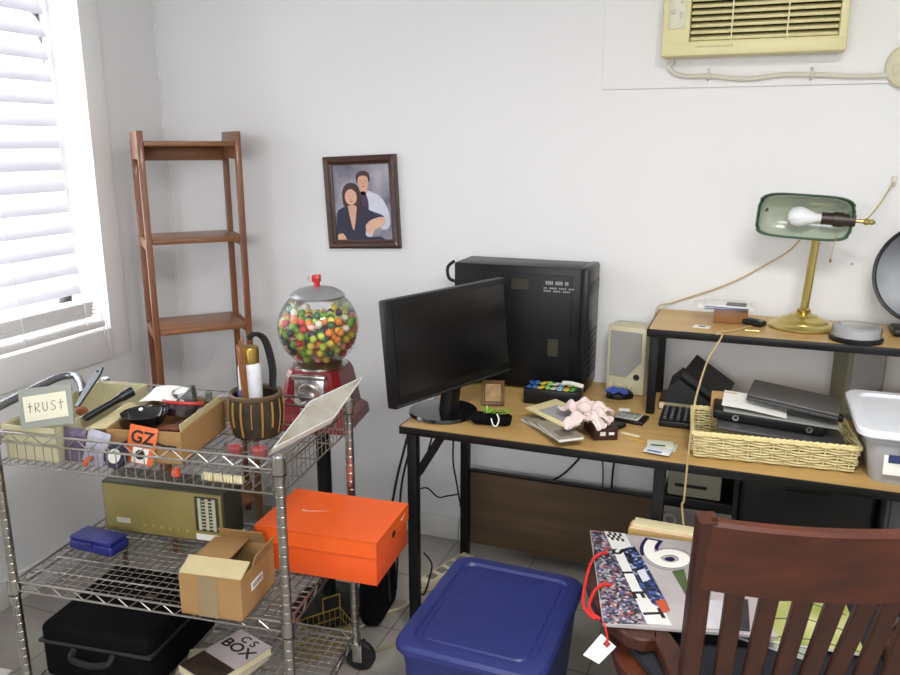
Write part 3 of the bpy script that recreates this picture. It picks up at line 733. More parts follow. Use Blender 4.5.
# bottom shelf: black case, books
ZBI = ZB+.0035
FABB = mat('black_fabric', (11, 11, 13), .9, spec=.12, var=.2, scale=40, bump=.3, bscale=300)
bg = thing('black_case', 'large black fabric equipment case on the bottom shelf of the rack', 'case', RL(.195, .205, ZBI), RYAW)
B().box((0, 0, .085), (.345, .34, .17), bev=.022, seg=3).build('case_body', FABB, bg)
B().box((0, 0, .118), (.351, .346, .010), bev=.003).build('zip_band', mat('zip_black', (40, 40, 42), .5), bg)
B().tube(smooth([(-.06, -.172, .11), (-.055, -.192, .095), (0, -.198, .088), (.055, -.192, .095), (.06, -.172, .11)]), .009, 8).build('carry_handle', BLACKR, bg)
B().box((.05, .02, .1715), (.03, .02, .003), bev=.001).build('badge', mat('badge_brown', (90, 70, 50), .5), bg)
def book(name, label, p, w, d, h, rz, cover, cat='book', group='paperbacks on the bottom shelf', rot=None, pages=None):
    t = thing(name, label, cat, p, rz, group, rot)
    B().box((-.001, 0, h/2), (w-.004, d-.006, h-.003)).build('pages', pages or CREAM, t)
    b = B(); b.box((0, 0, .0008), (w, d, .0016)); b.box((0, 0, h-.0008), (w, d, .0016)); b.box((-w/2+.0006, 0, h/2), (.0012, d, h))
    c = b.build('cover', cover, t); return t, c
p = pz(196, 668, ZB+.02)
PINKP = mat('old_pages', (206, 186, 160), .8, var=.1, scale=60, stretch=(1, 1, 12))
bx, by = RL(.503, .125, 0).x, RL(.503, .125, 0).y
z0 = ZBI
t, c = book('paperback', 'reddish edged paperback at the bottom of the book pile on the lowest shelf', V((bx-.015, by-.01, z0)), .19, .13, .024, radians(28), mat('cover_cream', (196, 178, 150), .5), pages=mat('red_pages', (160, 100, 84), .8))
t, c = book('paperback', 'pale green paperback fanned out left under the box book', V((bx-.02, by, z0+.0245)), .13, .19, .020, radians(30), mat('cover_pale', (190, 188, 160), .5))
b = B().box((0, .06, .0204), (.08, .012, .0008)).box((0, .035, .0204), (.05, .006, .0008)); b.build('title_print', INK, c)
t, c = book('paperback', 'white paperback lying just below the top book of the pile', V((bx+.03, by+.004, z0+.045)), .135, .20, .022, radians(-10), mat('cover_white', (206, 200, 190), .5))
t, c = book('paperback', 'paperback titled BOX in black capitals on top of the book pile', V((bx+.034, by+.008, z0+.0675)), .138, .205, .024, radians(-17), mat('cover_lilac', (186, 176, 176), .45, var=.03))
TB = mat('title_black', (26, 24, 26), .5)
text('title_lettering', 'C S', .036, TB, c, (.0, .078, .0242), (0, 0, 0), bold=.0006, sx=1.15)
text('title_lettering', 'BOX', .048, TB, c, (-.002, .040, .0242), (0, 0, 0), bold=.001, sx=1.2)
B().box((0, -.062, .0243), (.136, .078, .0008)).build('cover_picture', mat('cover_landscape', (66, 44, 28), .5, c2=(26, 20, 16), scale=22, stretch=(1, 3, 1)), c)
# white carton corner at the lower left of the rack
p = pz(19, 668, .12)
wb = thing('white_carton', 'corner of a white carton at the foot of the rack by the left post', 'box', V((p.x-.088, p.y-.112, 0)), RYAW)
B().box((0, 0, .06), (.18, .18, .12), bev=.002).build('carton_body', mat('carton_white', (190, 184, 178), .7), wb)
B().box((0, 0, .1206), (.18, .05, .0012)).build('carton_tape', mat('clear_tape', (176, 168, 150), .3), wb)
# yellow wire basket behind the rack on the floor
yb_ = pz(330, 640, .10)
yb = thing('wire_basket', 'yellow wire basket on the floor between the rack and the black caster', 'basket', pz(326, 640, .0)+V((.0, -.05, .012)), radians(52))
YW = mat('yellow_wire', (150, 122, 40), .5, var=.1)
b = B(); w, d, h = .21, .12, .07
for z in (0, h*.5, h): b.tube([(-w/2, -d/2, z), (w/2, -d/2, z), (w/2, d/2, z), (-w/2, d/2, z)], .0026 if z else .002, 6, closed=True)
for i in range(12):
    x = -w/2+w*i/11; b.tube([(x, -d/2, h), (x, -d/2, 0), (x, d/2, 0), (x, d/2, h)], .0013, 5)
for i in range(6):
    y = -d/2+d*i/5; b.tube([(-w/2, y, h), (-w/2, y, 0), (w/2, y, 0), (w/2, y, h)], .0013, 5)
b.build('wire_frame', YW, yb)
B().tube([(w/2-.06, d/2, h), (w/2-.06, d/2, h+.05), (w/2, d/2, h+.05), (w/2, d/2, h)], .0026, 6).build('wire_handle', YW, yb)

# ================================================================== GUMBALL MACHINE
GC = V((1.064, -.62, 1.009)); GR = .129
gm = thing('gumball_machine', 'red gumball machine with a glass globe on a black stand behind the rack', 'gumball machine', V((GC.x, GC.y, 0)), radians(10))
zc = GC.z
prof = []
a0, a1 = -math.acos(.062/GR), math.acos(.080/GR)
for i in range(29):
    a = a0+(a1-a0)*i/28; prof.append((GR*cos(a), zc+GR*sin(a)))
B().lathe(prof, n=56).build('glass_globe', clear('globe_glass', (255, 255, 255), .97, .8, .02), gm)
zt_ = zc+GR*sin(a1)
LIDM = mat('lid_silver', (168, 170, 172), .4, .7, var=.04)
B().lathe([(.078, zt_-.004), (.086, zt_-.004), (.087, zt_+.003), (.080, zt_+.011), (.060, zt_+.022), (.032, zt_+.029), (0, zt_+.031)], n=48).build('globe_lid', LIDM, gm)
lk = B().cyl((0, 0, zt_+.029), (0, 0, zt_+.045), .010, n=20).box((0, 0, zt_+.056), (.026, .026, .024), bev=.005).build('lid_knob', mat('knob_red', (196, 34, 38), .3, coat=.4), gm)
B().tube(smooth([(-.012, -.014, zt_+.044), (-.022, -.016, zt_+.054), (-.018, -.016, zt_+.066)]), .0015, 6).build('key_wire', STEEL, lk)
zb_ = zc+GR*sin(a0)
B().lathe([(0, zb_-.014), (.086, zb_-.014), (.088, zb_-.006), (.07, zb_+.004), (.0, zb_+.004)], n=40).build('globe_collar', CHROME, gm)
zbase = .695; zbt = zb_-.014
b = B()                                                  # tapered square body
def sq(h_, z, c=.02):
    return [(sx*h_, sy*h_, z) for sx, sy in ((-1, -1+c/h_), (-1+c/h_, -1), (1-c/h_, -1), (1, -1+c/h_), (1, 1-c/h_), (1-c/h_, 1), (-1+c/h_, 1), (-1, 1-c/h_))]
lv = [sq(.082, zbt), sq(.090, zbt-.02), sq(.108, zbase+.05), sq(.126, zbase+.035), sq(.130, zbase+.004), sq(.128, zbase)]
VV = [[b.bm.verts.new(q) for q in r] for r in lv]
for A, C in zip(VV, VV[1:]):
    for i in range(8): b.bm.faces.new((A[i], A[(i+1) % 8], C[(i+1) % 8], C[i]))
b.bm.faces.new(VV[0]); b.bm.faces.new(VV[-1][::-1])
b.build('body', RED, gm, ang=25)
fpan = B().box((0, -.098, zbt-.055), (.098, .022, .10), (radians(-7), 0, 0), bev=.004).build('coin_plate', STEEL, gm)
B().box((0, -.108, zbt-.012), (.11, .012, .016), (radians(-7), 0, 0), bev=.003).build('coin_plate_rim', CHROME, fpan)
B().lathe([(0, 0), (.034, 0), (.036, .006), (.03, .010), (0, .011)], n=32, M=Matrix.Translation((0, -.110, zbt-.062)) @ Matrix.Rotation(pi/2+radians(7), 4, 'X')).build('coin_dial', CHROME, fpan)
B().box((0, -.126, zbt-.062), (.052, .012, .012), (0, .3, 0), bev=.003).build('turn_handle', STEEL, fpan)
B().box((0, -.119, zbt-.128), (.05, .018, .04), (radians(-10), 0, 0), bev=.004).build('dispenser_door', STEEL, gm)
st_ = B().cyl((0, 0, .04), (0, 0, zbase), .024, n=24).build('stand_pole', BLACKM, gm)
B().lathe([(0, 0), (.125, 0), (.13, .01), (.12, .03), (.05, .045), (.024, .06), (0, .06)], n=48).build('stand_base', BLACKM, gm)
B().lathe([(0, zbase-.012), (.11, zbase-.012), (.11, zbase-.001), (0, zbase-.001)], n=36).build('stand_plate', BLACKM, gm)
gcols = [('red', (222, 62, 60)), ('orange', (252, 146, 62)), ('yellow', (252, 226, 84)), ('bright green', (126, 200, 70)), ('pink', (246, 160, 140)), ('dark green', (62, 112, 72)), ('white', (240, 236, 216)), ('dark purple', (66, 50, 84)), ('lime green', (196, 226, 90))]
gw = [1, 2.2, 2, 1.8, 1.5, 1, .8, 1, 1.2]
GM_ = [mat('gumball_'+n.replace(' ', '_'), c, .3, var=.06, scale=30, coat=.3) for n, c in gcols]
gr_ = .0118
gmesh = []
for m_ in GM_:
    o = B().ball((0, 0, 0), gr_, 16).build('gumball', m_); gmesh.append(o.data); bpy.data.objects.remove(o)
pts = []
cand = []
RR = GR-gr_-.003
N_ = 340
for i in range(N_):                                     # layer against the glass
    zz = 1-2*(i+.5)/N_
    t = i*pi*(3-5**.5); r = (1-zz*zz)**.5
    q = V((r*cos(t), r*sin(t), zz))*RR
    if zb_-zc+gr_+.006 < q.z < .030+.010*sin(5*t): cand.append(q)
for i in range(9):                                       # top layer
    for j in range(10):
        q = V(((i-4)*.0262+(j % 2)*.0131, (j-4.5)*.0228, .027+.006*random.random()))
        if q.length < RR-.001 and (q.x**2+q.y**2)**.5 < .106: cand.append(q)
for i in range(5):
    q = V((.075*cos(i*1.3), .075*sin(i*1.3), .0525)); cand.append(q)
for q in cand:
    if all((q-o).length > 2*gr_*.965 for o in pts): pts.append(q)
rnd = random.Random(5)
for k, q in enumerate(pts):
    ci = rnd.choices(range(len(gcols)), gw)[0]
    o = bpy.data.objects.new('gumball', gmesh[ci]); COL.objects.link(o); o.location = GC+q
    tag(o, gcols[ci][0]+' gumball among the others inside the glass globe', 'gumball', gcols[ci][0]+' gumballs in the globe')
b = B()
n_in = []
for i in range(5000):
    q = V([rnd.uniform(-1, 1) for _ in range(3)])*(RR-.022)
    if q.length < RR-.024 and zb_-zc+gr_ < q.z < .004 and all((q-o).length > 2*gr_*.93 for o in n_in): n_in.append(q)
for q in n_in: b.ball(GC+q, gr_, 10, mi=rnd.choices(range(len(gcols)), gw)[0])
tag(b.build('gumball_filling', GM_), 'mixed gumballs deep inside the glass globe behind the outer ones', 'gumballs', None, 'stuff')
# ================================================================== DESK
DZ, HZ = .74, 1.028
dk = thing('computer_desk', 'oak topped desk with a black metal frame and a raised shelf along the back wall', 'desk', (0, 0, 0))
DX0, DX1, DY0, DY1 = 1.380, 3.35, -.697, -.022
B().box(((DX0+DX1)/2, (DY0+DY1)/2, DZ-.012), (DX1-DX0-.004, DY1-DY0-.004, .0238)).build('desk_top', OAKT, dk)
b = B(); b.box(((DX0+DX1)/2, DY0-.001, DZ-.0125), (DX1-DX0, .006, .024), bev=.002); b.box((DX0-.001, (DY0+DY1)/2, DZ-.0135), (.006, DY1-DY0, .026), bev=.002)
b.build('edge_band', BLACKP, dk)
for (x, y) in ((1.406, -.655), (1.395, -.135), (2.155, -.655), (2.155, -.115), (3.28, -.655), (3.28, -.115)):
    B().box((x, y, (DZ-.025)/2), (.032, .032, DZ-.025), bev=.003).build('desk_leg', BLACKM, dk)
b = B(); b.box((1.400, -.395, .70), (.03, .49, .03)); b.build('side_rail', BLACKM, dk)
B().tube([(1.414, -.640, .565), (1.494, -.640, .70)], .016, 4).build('corner_brace', BLACKM, dk)
PANW = wood('panel_wood', (96, 75, 52), (80, 61, 42), 0, 6, .6)
b = B().box((1.775, -.115, .215), (.73, .016, .30)); b.build('back_panel', PANW, dk)
B().box((1.775, -.115, .3675), (.73, .020, .008)).build('panel_edge', BLACKP, dk)
# raised shelf
HX0 = 2.066; HY0, HY1 = -.356, -.03
B().box(((HX0+DX1)/2, (HY0+HY1)/2, HZ-.011), (DX1-HX0-.004, HY1-HY0-.004, .0218)).build('raised_shelf', OAKT, dk)
b = B(); b.box(((HX0+DX1)/2, HY0-.001, HZ-.0125), (DX1-HX0, .006, .024), bev=.002); b.box((HX0-.001, (HY0+HY1)/2, HZ-.0125), (.006, HY1-HY0, .024), bev=.002)
b.build('shelf_edge_band', BLACKP, dk)
for (x, y) in ((2.082, -.30), (2.082, -.06), (2.80, -.26), (3.3, -.30), (3.3, -.06)):
    B().box((x, y, (DZ+HZ-.022)/2), (.026, .03, HZ-DZ-.0222), bev=.002).build('shelf_post', BLACKM, dk)
Dz = DZ+.0008
def od(x, y, z=Dz): return pz(x, y, z)

# computer tower
pc = thing('computer_tower', 'black computer tower standing on the desk against the wall behind the monitor', 'computer', (1.372, -.205, Dz))
w, d, h = .478, .178, .436
PCM = mat('tower_black', (13, 14, 16), .35, var=.12, scale=30, spec=.25)
B().box((w/2-.012, d/2, h/2+.006), (w-.03, d, h-.012), bev=.004).build('case', PCM, pc)
B().box((w/2-.02, -.0008, h/2+.004), (w-.07, .004, h-.06), bev=.003).build('side_panel', mat('tower_panel_black', (15, 16, 18), .42, var=.1, scale=30, spec=.25), pc)
b = B(); b.box((w-.014, d/2, h/2+.006), (.034, d+.004, h-.006), bev=.010)
for k in range(7): b.box((w+.0035, d/2, .06+.025*k), (.004, d-.05, .010), bev=.001)
ff = b.build('front_bezel', mat('bezel_black', (22, 23, 25), .3, var=.1, spec=.25), pc)
B().box((w+.0035, d/2, h-.07), (.004, d-.03, .04), bev=.001).build('drive_door', BLACKP, ff)
b = B()
PLET = mat('tower_lettering', (150, 152, 156), .4)
for r, (z, n, hh) in enumerate(((h-.052, 13, .012), (h-.070, 16, .005), (h-.080, 14, .005))):
    for k in range(n):
        if (k*7+r) % 5: b.box((w-.150+.0066*k, -.0032, z), (.0045, .0012, hh))
b.build('printed_lettering', PLET, pc)
B().box((w-.235, -.0032, h-.062), (.06, .0012, .036)).build('sticker', mat('sticker_dark', (52, 48, 34), .4), pc)
B().box((w-.115, -.0032, .16), (.036, .0012, .06)).build('sticker', mat('sticker_dark2', (48, 46, 34), .4), pc)
for x in (.05, w-.06): B().box((x, d/2, .0035), (.03, d-.02, .007)).build('foot', BLACKR, pc)
b = B(); b.tube(smooth([(.012, .06, h-.08), (-.035, .055, h-.07), (-.045, .06, h-.03), (-.02, .06, h-.005)]), .006, 8); b.build('rear_cable', BLACKR, pc)

# monitor
mc = V((1.537, -.605, .848)); myaw = 1.203; mt = .102
mo = thing('monitor', 'black flat monitor turned to face right standing at the left end of the desk', 'monitor', (1.462, -.540, Dz))
MW, MH = .535, .312
MM = Matrix.Translation(mc-V((1.462, -.540, Dz))) @ Matrix.Rotation(myaw, 4, 'Z') @ Matrix.Rotation(-mt, 4, 'X')
def put(o, M): o.matrix_local = M; return o
b = B().box((0, .018, MH/2), (MW, .036, MH), bev=.006); sh_ = put(b.build('housing', BLACKP, mo), MM)
b = B().box((0, -.0008, MH/2+.008), (MW-.034, .003, MH-.052)); put(b.build('screen', mat('screen_black', (10, 10, 12), .22, var=.05, spec=.6), mo), MM)
b = B().box((0, -.001, .008), (MW-.01, .004, .004), bev=.001); put(b.build('chin_strip', mat('chin_grey', (52, 52, 56), .3), mo), MM)
B().lathe([(0, 0), (.108, 0), (.112, .004), (.108, .012), (.05, .018), (0, .019)], (0, 0, 0), 48).build('stand_base', mat('gloss_black_base', (14, 14, 15), .15, coat=.5), mo)
b = B().box((.03, -.01, .085), (.045, .05, .15), (0, .18, 1.2), bev=.008); b.build('stand_neck', BLACKP, mo)

# small framed picture, black case with stickers
p = od(491, 407)
pf = thing('small_picture', 'small wood framed picture standing on the desk beside the monitor foot', 'picture', V((p.x, p.y+.02, Dz+.002)), rot=(radians(-9), 0, radians(18)))
frame_mesh(.075, .082, .012, .014).build('frame', wood('small_frame_wood', (120, 88, 54), (90, 62, 38), 0, 8, .5), pf)
B().box((0, -.004, .041), (.055, .003, .062)).build('picture_sheet', mat('old_picture', (178, 150, 100), .6, c2=(130, 100, 64), scale=40), pf)
B().box((0, .017, .036), (.02, .026, .003), (radians(64), 0, 0)).build('easel_back', BLACKP, pf)
p = od(558, 406)
kb = thing('sticker_case', 'flat black box with coloured pieces on its lid before the computer tower', 'case', V((p.x-.026, p.y+.045, Dz)), radians(3))
B().box((0, 0, .026), (.185, .105, .052), bev=.004).build('case_body', BLACKP, kb)
cols = [(40, 90, 150), (150, 190, 220), (230, 196, 60), (90, 150, 80), (220, 214, 190), (60, 110, 160), (210, 180, 60), (150, 200, 110)]
rnd2 = random.Random(3)
for k in range(16):
    x, y = -.078+.0208*(k % 8), -.028+.05*(k//8)
    b = B(); b.box((x, y, .0537), (.0175, .026+.01*rnd2.random(), .003), (0, 0, rnd2.uniform(-.5, .5)), bev=.002)
    if k % 2: b.lathe([(0, 0), (.007, 0), (.007, .003), (0, .0035)], (x, y, .0565), 14)
    b.build('coloured_piece', mat('piece_%d' % (k*5 % 8), cols[k*5 % 8], .4), kb)
# black pouch with green ribbon
p = od(490, 427)
po_ = thing('rolled_pouch', 'rolled black pouch tied with green ribbon lying on the desk near the monitor foot', 'pouch', V((p.x, p.y+.015, Dz)), radians(8))
B().tube([(-.062, 0, .020), (-.05, 0, .022), (.045, .004, .022), (.060, .006, .019)], [.012, .020, .021, .014], 12).build('pouch_roll', FABB, po_)
GRN = mat('green_ribbon', (130, 168, 62), .6, var=.15, scale=40)
for k in range(7):
    a = k*.9; r0 = .012+.003*(k % 3)
    B().tube(smooth([(-.02+.012*k*.6, -.004, .041), (-.03+.014*k, .01*sin(a)-.005, .055+.006*sin(2*a)), (-.034+.0125*k, .018*cos(a), .052), (-.028+.010*k, .004, .042)], 5), .0045, 6, flat=(0, 0, 1)).build('ribbon_loop', GRN, po_)
B().tube(smooth([(.002, -.021, .03), (.010, -.028, .012), (.020, -.028, .010), (.026, -.022, .028), (.018, -.010, .042)]), .0022, 6).build('white_string', PAPER, po_)

# pile of envelopes and booklets
def sheet(name, label, cat, px, w, d, h, rz, m, z, group=None, tilt=(0, 0)):
    p = od(px[0], px[1], z)
    t = thing(name, label, cat, V((p.x, p.y, z)), group=group, rot=(tilt[0], tilt[1], rz))
    return t
GRYP = mat('grey_booklet', (150, 140, 122), .7, var=.1, scale=30)
for i, (px, rz, z, lb) in enumerate((((545, 426), radians(-40), Dz, 'grey booklet at the bottom left of the paper pile'), ((552, 429), radians(-46), Dz+.0105, 'grey booklet fanned out in the middle of the paper pile'), ((560, 432), radians(-52), Dz+.021, 'grey booklet nearest the small brown box in the paper pile'))):
    t = sheet('booklet', lb, 'booklet', px, .07, .14, .01, rz, GRYP, z, 'grey booklets in the paper pile')
    B().box((0, 0, .005), (.152, .076, .007)).build('pages', PAPER, t)
    b = B(); b.box((0, 0, .0006), (.156, .08, .0012)); b.box((0, 0, .0094), (.156, .08, .0012)); c_ = b.build('cover', GRYP, t)
    B().box((.035, -.005, .0102), (.05, .045, .0005)).build('cover_print', mat('booklet_print', (112, 102, 92), .7, var=.2, scale=60), c_)
t = sheet('envelope', 'large cream envelope with a clear window on top of the grey booklets', 'envelope', (560, 414), .13, .15, .006, radians(-36), CREAM, Dz+.034, None, (radians(3), radians(2)))
B().box((0, 0, .004), (.185, .125, .006), bev=.002).build('envelope_body', mat('envelope_cream', (222, 210, 158), .7, var=.03), t)
B().box((.012, -.008, .0075), (.12, .075, .0012)).build('clear_window', mat('window_film', (172, 170, 172), .12, var=.12, scale=9, coat=.4), t)
# pale pink cloth bow
p = od(585, 418, Dz+.05)
pk = thing('pink_bow', 'pale pink fabric bow lying on top of the paper pile and the small brown box', 'bow', V((p.x-.002, p.y-.005, Dz+.060)), radians(10))
pk.scale = (1.22, 1.22, 1.1)
PKM = mat('pink_fabric', (228, 208, 204), .9, var=.05, scale=30, bump=.3, bscale=160, sheen=.3)
def lobe(a, L_, wd, z0, nm):
    def fn(u, v):
        s = wd*(.35+.65*sin(pi*min(1, .18+.75*u)))
        t = (v-.5)*2
        rr = L_*u
        x = rr*cos(a)-t*s*sin(a); y = rr*sin(a)+t*s*cos(a)
        z = z0+.022*sin(pi*u)*(1-.45*t*t)+.006*sin(9*u+5*v)+.004*cos(11*v)
        return (x, y, z)
    return B().surf(fn, 14, 10, .005).build(nm, PKM, pk, ang=80)
lobe(radians(140), .072, .026, .004, 'bow_loop'); lobe(radians(20), .070, .028, .006, 'bow_loop'); lobe(radians(245), .085, .019, -.004, 'bow_tail'); lobe(radians(300), .082, .022, -.002, 'bow_tail'); lobe(radians(335), .07, .022, .0, 'bow_tail'); lobe(radians(85), .05, .026, .012, 'bow_loop')
B().ball((0, 0, .022), .019, 14, sc=(1, 1, .8)).build('bow_knot', PKM, pk)
# small brown box with arc
p = od(598, 437)
bb = thing('small_brown_box', 'small dark brown printed box at the front of the desk beside the pink bow', 'box', V((p.x, p.y+.035, Dz)), radians(26))
B().box((0, 0, .0185), (.07, .12, .037), bev=.001).build('box_body', mat('dark_brown_box', (52, 26, 22), .5, var=.2, scale=50), bb)
b = B().tube([(.0352, -.05+.1*t, .006+.022*sin(pi*t)) for t in [i/14 for i in range(15)]], .0035, 6, flat=(1, 0, 0)); b.build('printed_arc', mat('arc_peach', (206, 160, 120), .5), bb)
b = B().box((-.01, -.0603, .02), (.016, .001, .012)).box((.016, -.0603, .02), (.016, .001, .008)); b.build('printed_marks', PAPER, bb)
b = B().box((0, 0, .0373), (.066, .006, .0006), (0, 0, .3)).box((.0, .03, .0373), (.05, .02, .0006)); b.build('white_print', PAPER, bb)
# black mouse and blue cloth
p = od(619, 394)
ms = thing('computer_mouse', 'black computer mouse on the desk in front of the beige speaker', 'mouse', V((p.x+.008, p.y-.036, Dz)), radians(20))
ms.scale = (.86, .86, .95)
B().lathe([(.05, 0), (.052, .008), (.048, .018), (.036, .028), (.018, .033), (0, .034)], n=32, M=Matrix.Diagonal((1.05, .66, 1, 1))).lathe([(0, 0), (.05, 0)], n=32, M=Matrix.Diagonal((1.05, .66, 1, 1))).build('mouse_body', BLACKP, ms)
B().cyl((.03, 0, .029), (.04, 0, .025), .004, n=10).build('scroll_wheel', GREYP, ms)
p = od(617, 386, Dz+.035)
tag(B().surf(lambda u, v: ((u-.5)*.075, (v-.5)*.045, .012*sin(pi*u)*sin(pi*v)+.004*sin(13*u+5*v)), 12, 8, .003).build('blue_cloth', mat('blue_cloth', (44, 70, 150), .9, sheen=.2), loc=V((p.x+.006, p.y-.050, Dz+.034)), rot=(0, 0, .2)), 'crumpled blue cloth draped over the black mouse', 'cloth')
p = od(624, 411)
tag(B().box((0, 0, .004), (.036, .018, .008), (0, 0, .2), bev=.002).build('white_eraser', PAPER, loc=V((p.x, p.y, Dz))), 'small white eraser in front of the black mouse', 'eraser')
p = od(572, 388, Dz+.062)
tag(B().tube(smooth([(-.035, .012, 0), (-.01, .004, .004), (.012, -.004, .004), (.036, -.006, 0)]), .0075, 8).build('white_clip', mat('clip_cream', (222, 220, 204), .5), loc=V((p.x+.000, p.y+.012, Dz+.0685))), 'white plastic clip lying on the lid of the flat black box', 'clip')
# calculator
p = od(631, 420)
ca_ = thing('calculator', 'small calculator with grey keys on the desk in front of the beige speaker', 'calculator', V((p.x, p.y, Dz)), radians(-10))
ca_.scale = (1.2, 1.2, 1.1)
B().box((0, 0, .005), (.078, .062, .010), bev=.002).build('calculator_body', BLACKP, ca_)
B().box((-.006, .002, .0104), (.062, .052, .002), bev=.0008).build('face_plate', mat('calc_grey', (176, 178, 172), .4), ca_)
b = B()
for i in range(4):
    for j in range(3): b.box((-.028+.014*i, -.014+.011*j, .0122), (.010, .007, .003), bev=.001)
b.build('keys', mat('calc_keys', (140, 142, 138), .5), ca_)
B().box((-.006, .021, .0118), (.05, .009, .001)).build('display', mat('calc_display', (96, 104, 92), .2), ca_)
p = od(616, 427)
tag(B().box((0, 0, .006), (.036, .042, .012), bev=.003).build('black_clip', BLACKP, loc=V((p.x+.004, p.y, Dz)), rot=(0, 0, -.5)), 'small black clip lying on the desk between the brown box and the calculator', 'clip')
p = od(630, 435)
tag(B().box((0, 0, .002), (.06, .011, .004), bev=.001).build('wooden_ruler', CREAM, loc=V((p.x, p.y, Dz)), rot=(0, 0, -.28)), 'short pale stick lying on the bare desk in front of the calculator', 'stick')
p = od(638, 441)
tag(B().tube([(-.022, .004, .002), (.022, -.004, .002)], .002, 6).build('pencil_stub', mat('pencil_yellow', (206, 160, 70), .5), loc=V((p.x, p.y, Dz))), 'yellow pencil stub lying beside the note cards', 'pencil')
# note cards
for i, (px, rz, lb, col) in enumerate((((664, 447), -.1, 'pale green printed card fanned at the right of the note cards', (196, 206, 182)), ((660, 446), .12, 'white card with green print in the middle of the note cards', (214, 218, 200)), ((658, 453), -.15, 'white card with blue print at the desk edge in front of the note cards', (220, 222, 224)))):
    p = od(px[0], px[1])
    t = thing('note_card', lb, 'card', V((p.x, p.y, Dz+.0032*i)), rz, 'note cards')
    B().box((0, 0, .0014), (.072, .06 if i < 2 else .05, .0026), bev=.0006).build('card_sheet', mat('card_%d' % i, col, .5, var=.02), t)
    B().box((-.006, -.016 if i != 1 else -.012, .0029), (.04, .012, .0006)).build('card_print', mat('card_print_%d' % i, [(120, 150, 110), (70, 96, 60), (90, 110, 170)][i], .5, var=.3, scale=90), t)
# beige speaker
def speaker(name, label, loc, rz, w, h, d, m):
    t = thing(name, label, 'speaker', loc, rz)
    B().box((0, d/2, h/2), (w, d, h), (0, 0, 0), bev=.008).build('cabinet', m, t)
    g = B().prism([(x, -.0005, z) for x, z in ((-w*.40, h*.27), (w*.06, h*.27), (w*.40, h*.50), (w*.40, h*.93), (-w*.40, h*.93))], (0, -.005, 0)).build('grille', mat('speaker_grille', (150, 150, 146), .8, var=.1, scale=400, bump=.3, bscale=900), t)
    B().cyl((w*.30, .001, h*.27), (w*.30, -.0015, h*.27), .011, n=24).build('bass_port', mat('port_dark', (40, 38, 34), .8), t)
    for x in (-.36, -.12, .14): B().lathe([(0, 0), (.008, 0), (.007, .008), (0, .008)], n=18, M=Matrix.Translation((w*x, .0, h*.11)) @ Matrix.Rotation(pi/2, 4, 'X')).build('control_knob', m, t)
    return t
speaker('desktop_speaker', 'beige computer speaker between the computer tower and the raised shelf', V((1.972, -.132, Dz)), radians(-10), .135, .236, .10, BEIGE)
speaker('desktop_speaker', 'grey green computer speaker under the raised shelf behind the plastic tub', V((2.705, -.15, Dz)), radians(24), .125, .235, .09, mat('speaker_olive', (120, 118, 98), .5, var=.05))
# keyboard
p = od(676, 420)
ky = thing('keyboard', 'black computer keyboard sticking out from the basket on the desk', 'keyboard', V((2.195, -.345, Dz)), radians(1))
B().box((0, 0, .010), (.15, .155, .020), bev=.004).build('keyboard_body', BLACKP, ky)
b = B()
for i in range(7):
    for j in range(6): b.box((-.06+.02*i, -.06+.021*j, .0225), (.016, .017, .006), bev=.002)
b.build('keys', mat('key_black', (36, 36, 38), .5), ky)
b = B()
for i in range(7):
    for j in range(6): b.box((-.06+.02*i, -.057+.021*j, .0258), (.006, .005, .0006))
b.build('key_legends', mat('key_legend', (150, 150, 150), .5), ky)
# brown book and black binders under the shelf
t, c = book('hardback_book', 'brown hardback book lying under the raised shelf below the black binder', V((2.20, -.185, Dz)), .20, .13, .026, radians(2), mat('cover_brown', (70, 44, 34), .5), group=None)
BIN = mat('binder_black', (26, 26, 28), .55, var=.1, bump=.08)
zl_ = Dz+.030
na, nb = pY(684, 371, -.275), pY(725, 401, -.275); fa, fb = pY(697, 354.5, -.10), pY(735, 383, -.10)
dz_ = max(0, zl_+.022-min(nb.z, fb.z)); UP = V((0, 0, dz_))
b1 = thing('ring_binder', 'black ring binder lying steeply sloped on the flat black binder under the raised shelf', 'binder', (0, 0, 0))
nn = (nb-na).cross(fa-na).normalized(); nn = nn if nn.z > 0 else -nn
Q = [na+UP, nb+UP, fb+UP, fa+UP]
B().prism(Q, -nn*.003).build('binder_cover', BIN, b1); B().prism([q-nn*.019 for q in Q], -nn*.003).build('binder_cover', BIN, b1)
cq = sum(Q, V())/4
B().prism([q.lerp(cq, .04)-nn*.003 for q in Q], -nn*.016).build('binder_pages', mat('binder_pages', (52, 52, 54), .8), b1)
b2 = thing('flat_binder', 'thick black binder under the raised shelf, below the sloped one', 'binder', (0, 0, 0))
L0, L1, L2 = pY(665, 398, -.27), pY(668, 388, -.27), pY(683, 374, -.27)
fr_ = [V((L0.x, -.27, zl_)), V((L1.x, -.27, max(L1.z, zl_+.02))), V((na.x-.012, -.27, na.z+UP.z-.030)), V((nb.x-.045, -.27, zl_+.012)), V((nb.x-.04, -.27, zl_))]
B().prism(fr_, (0, .15, 0)).build('binder_cover', BIN, b2)
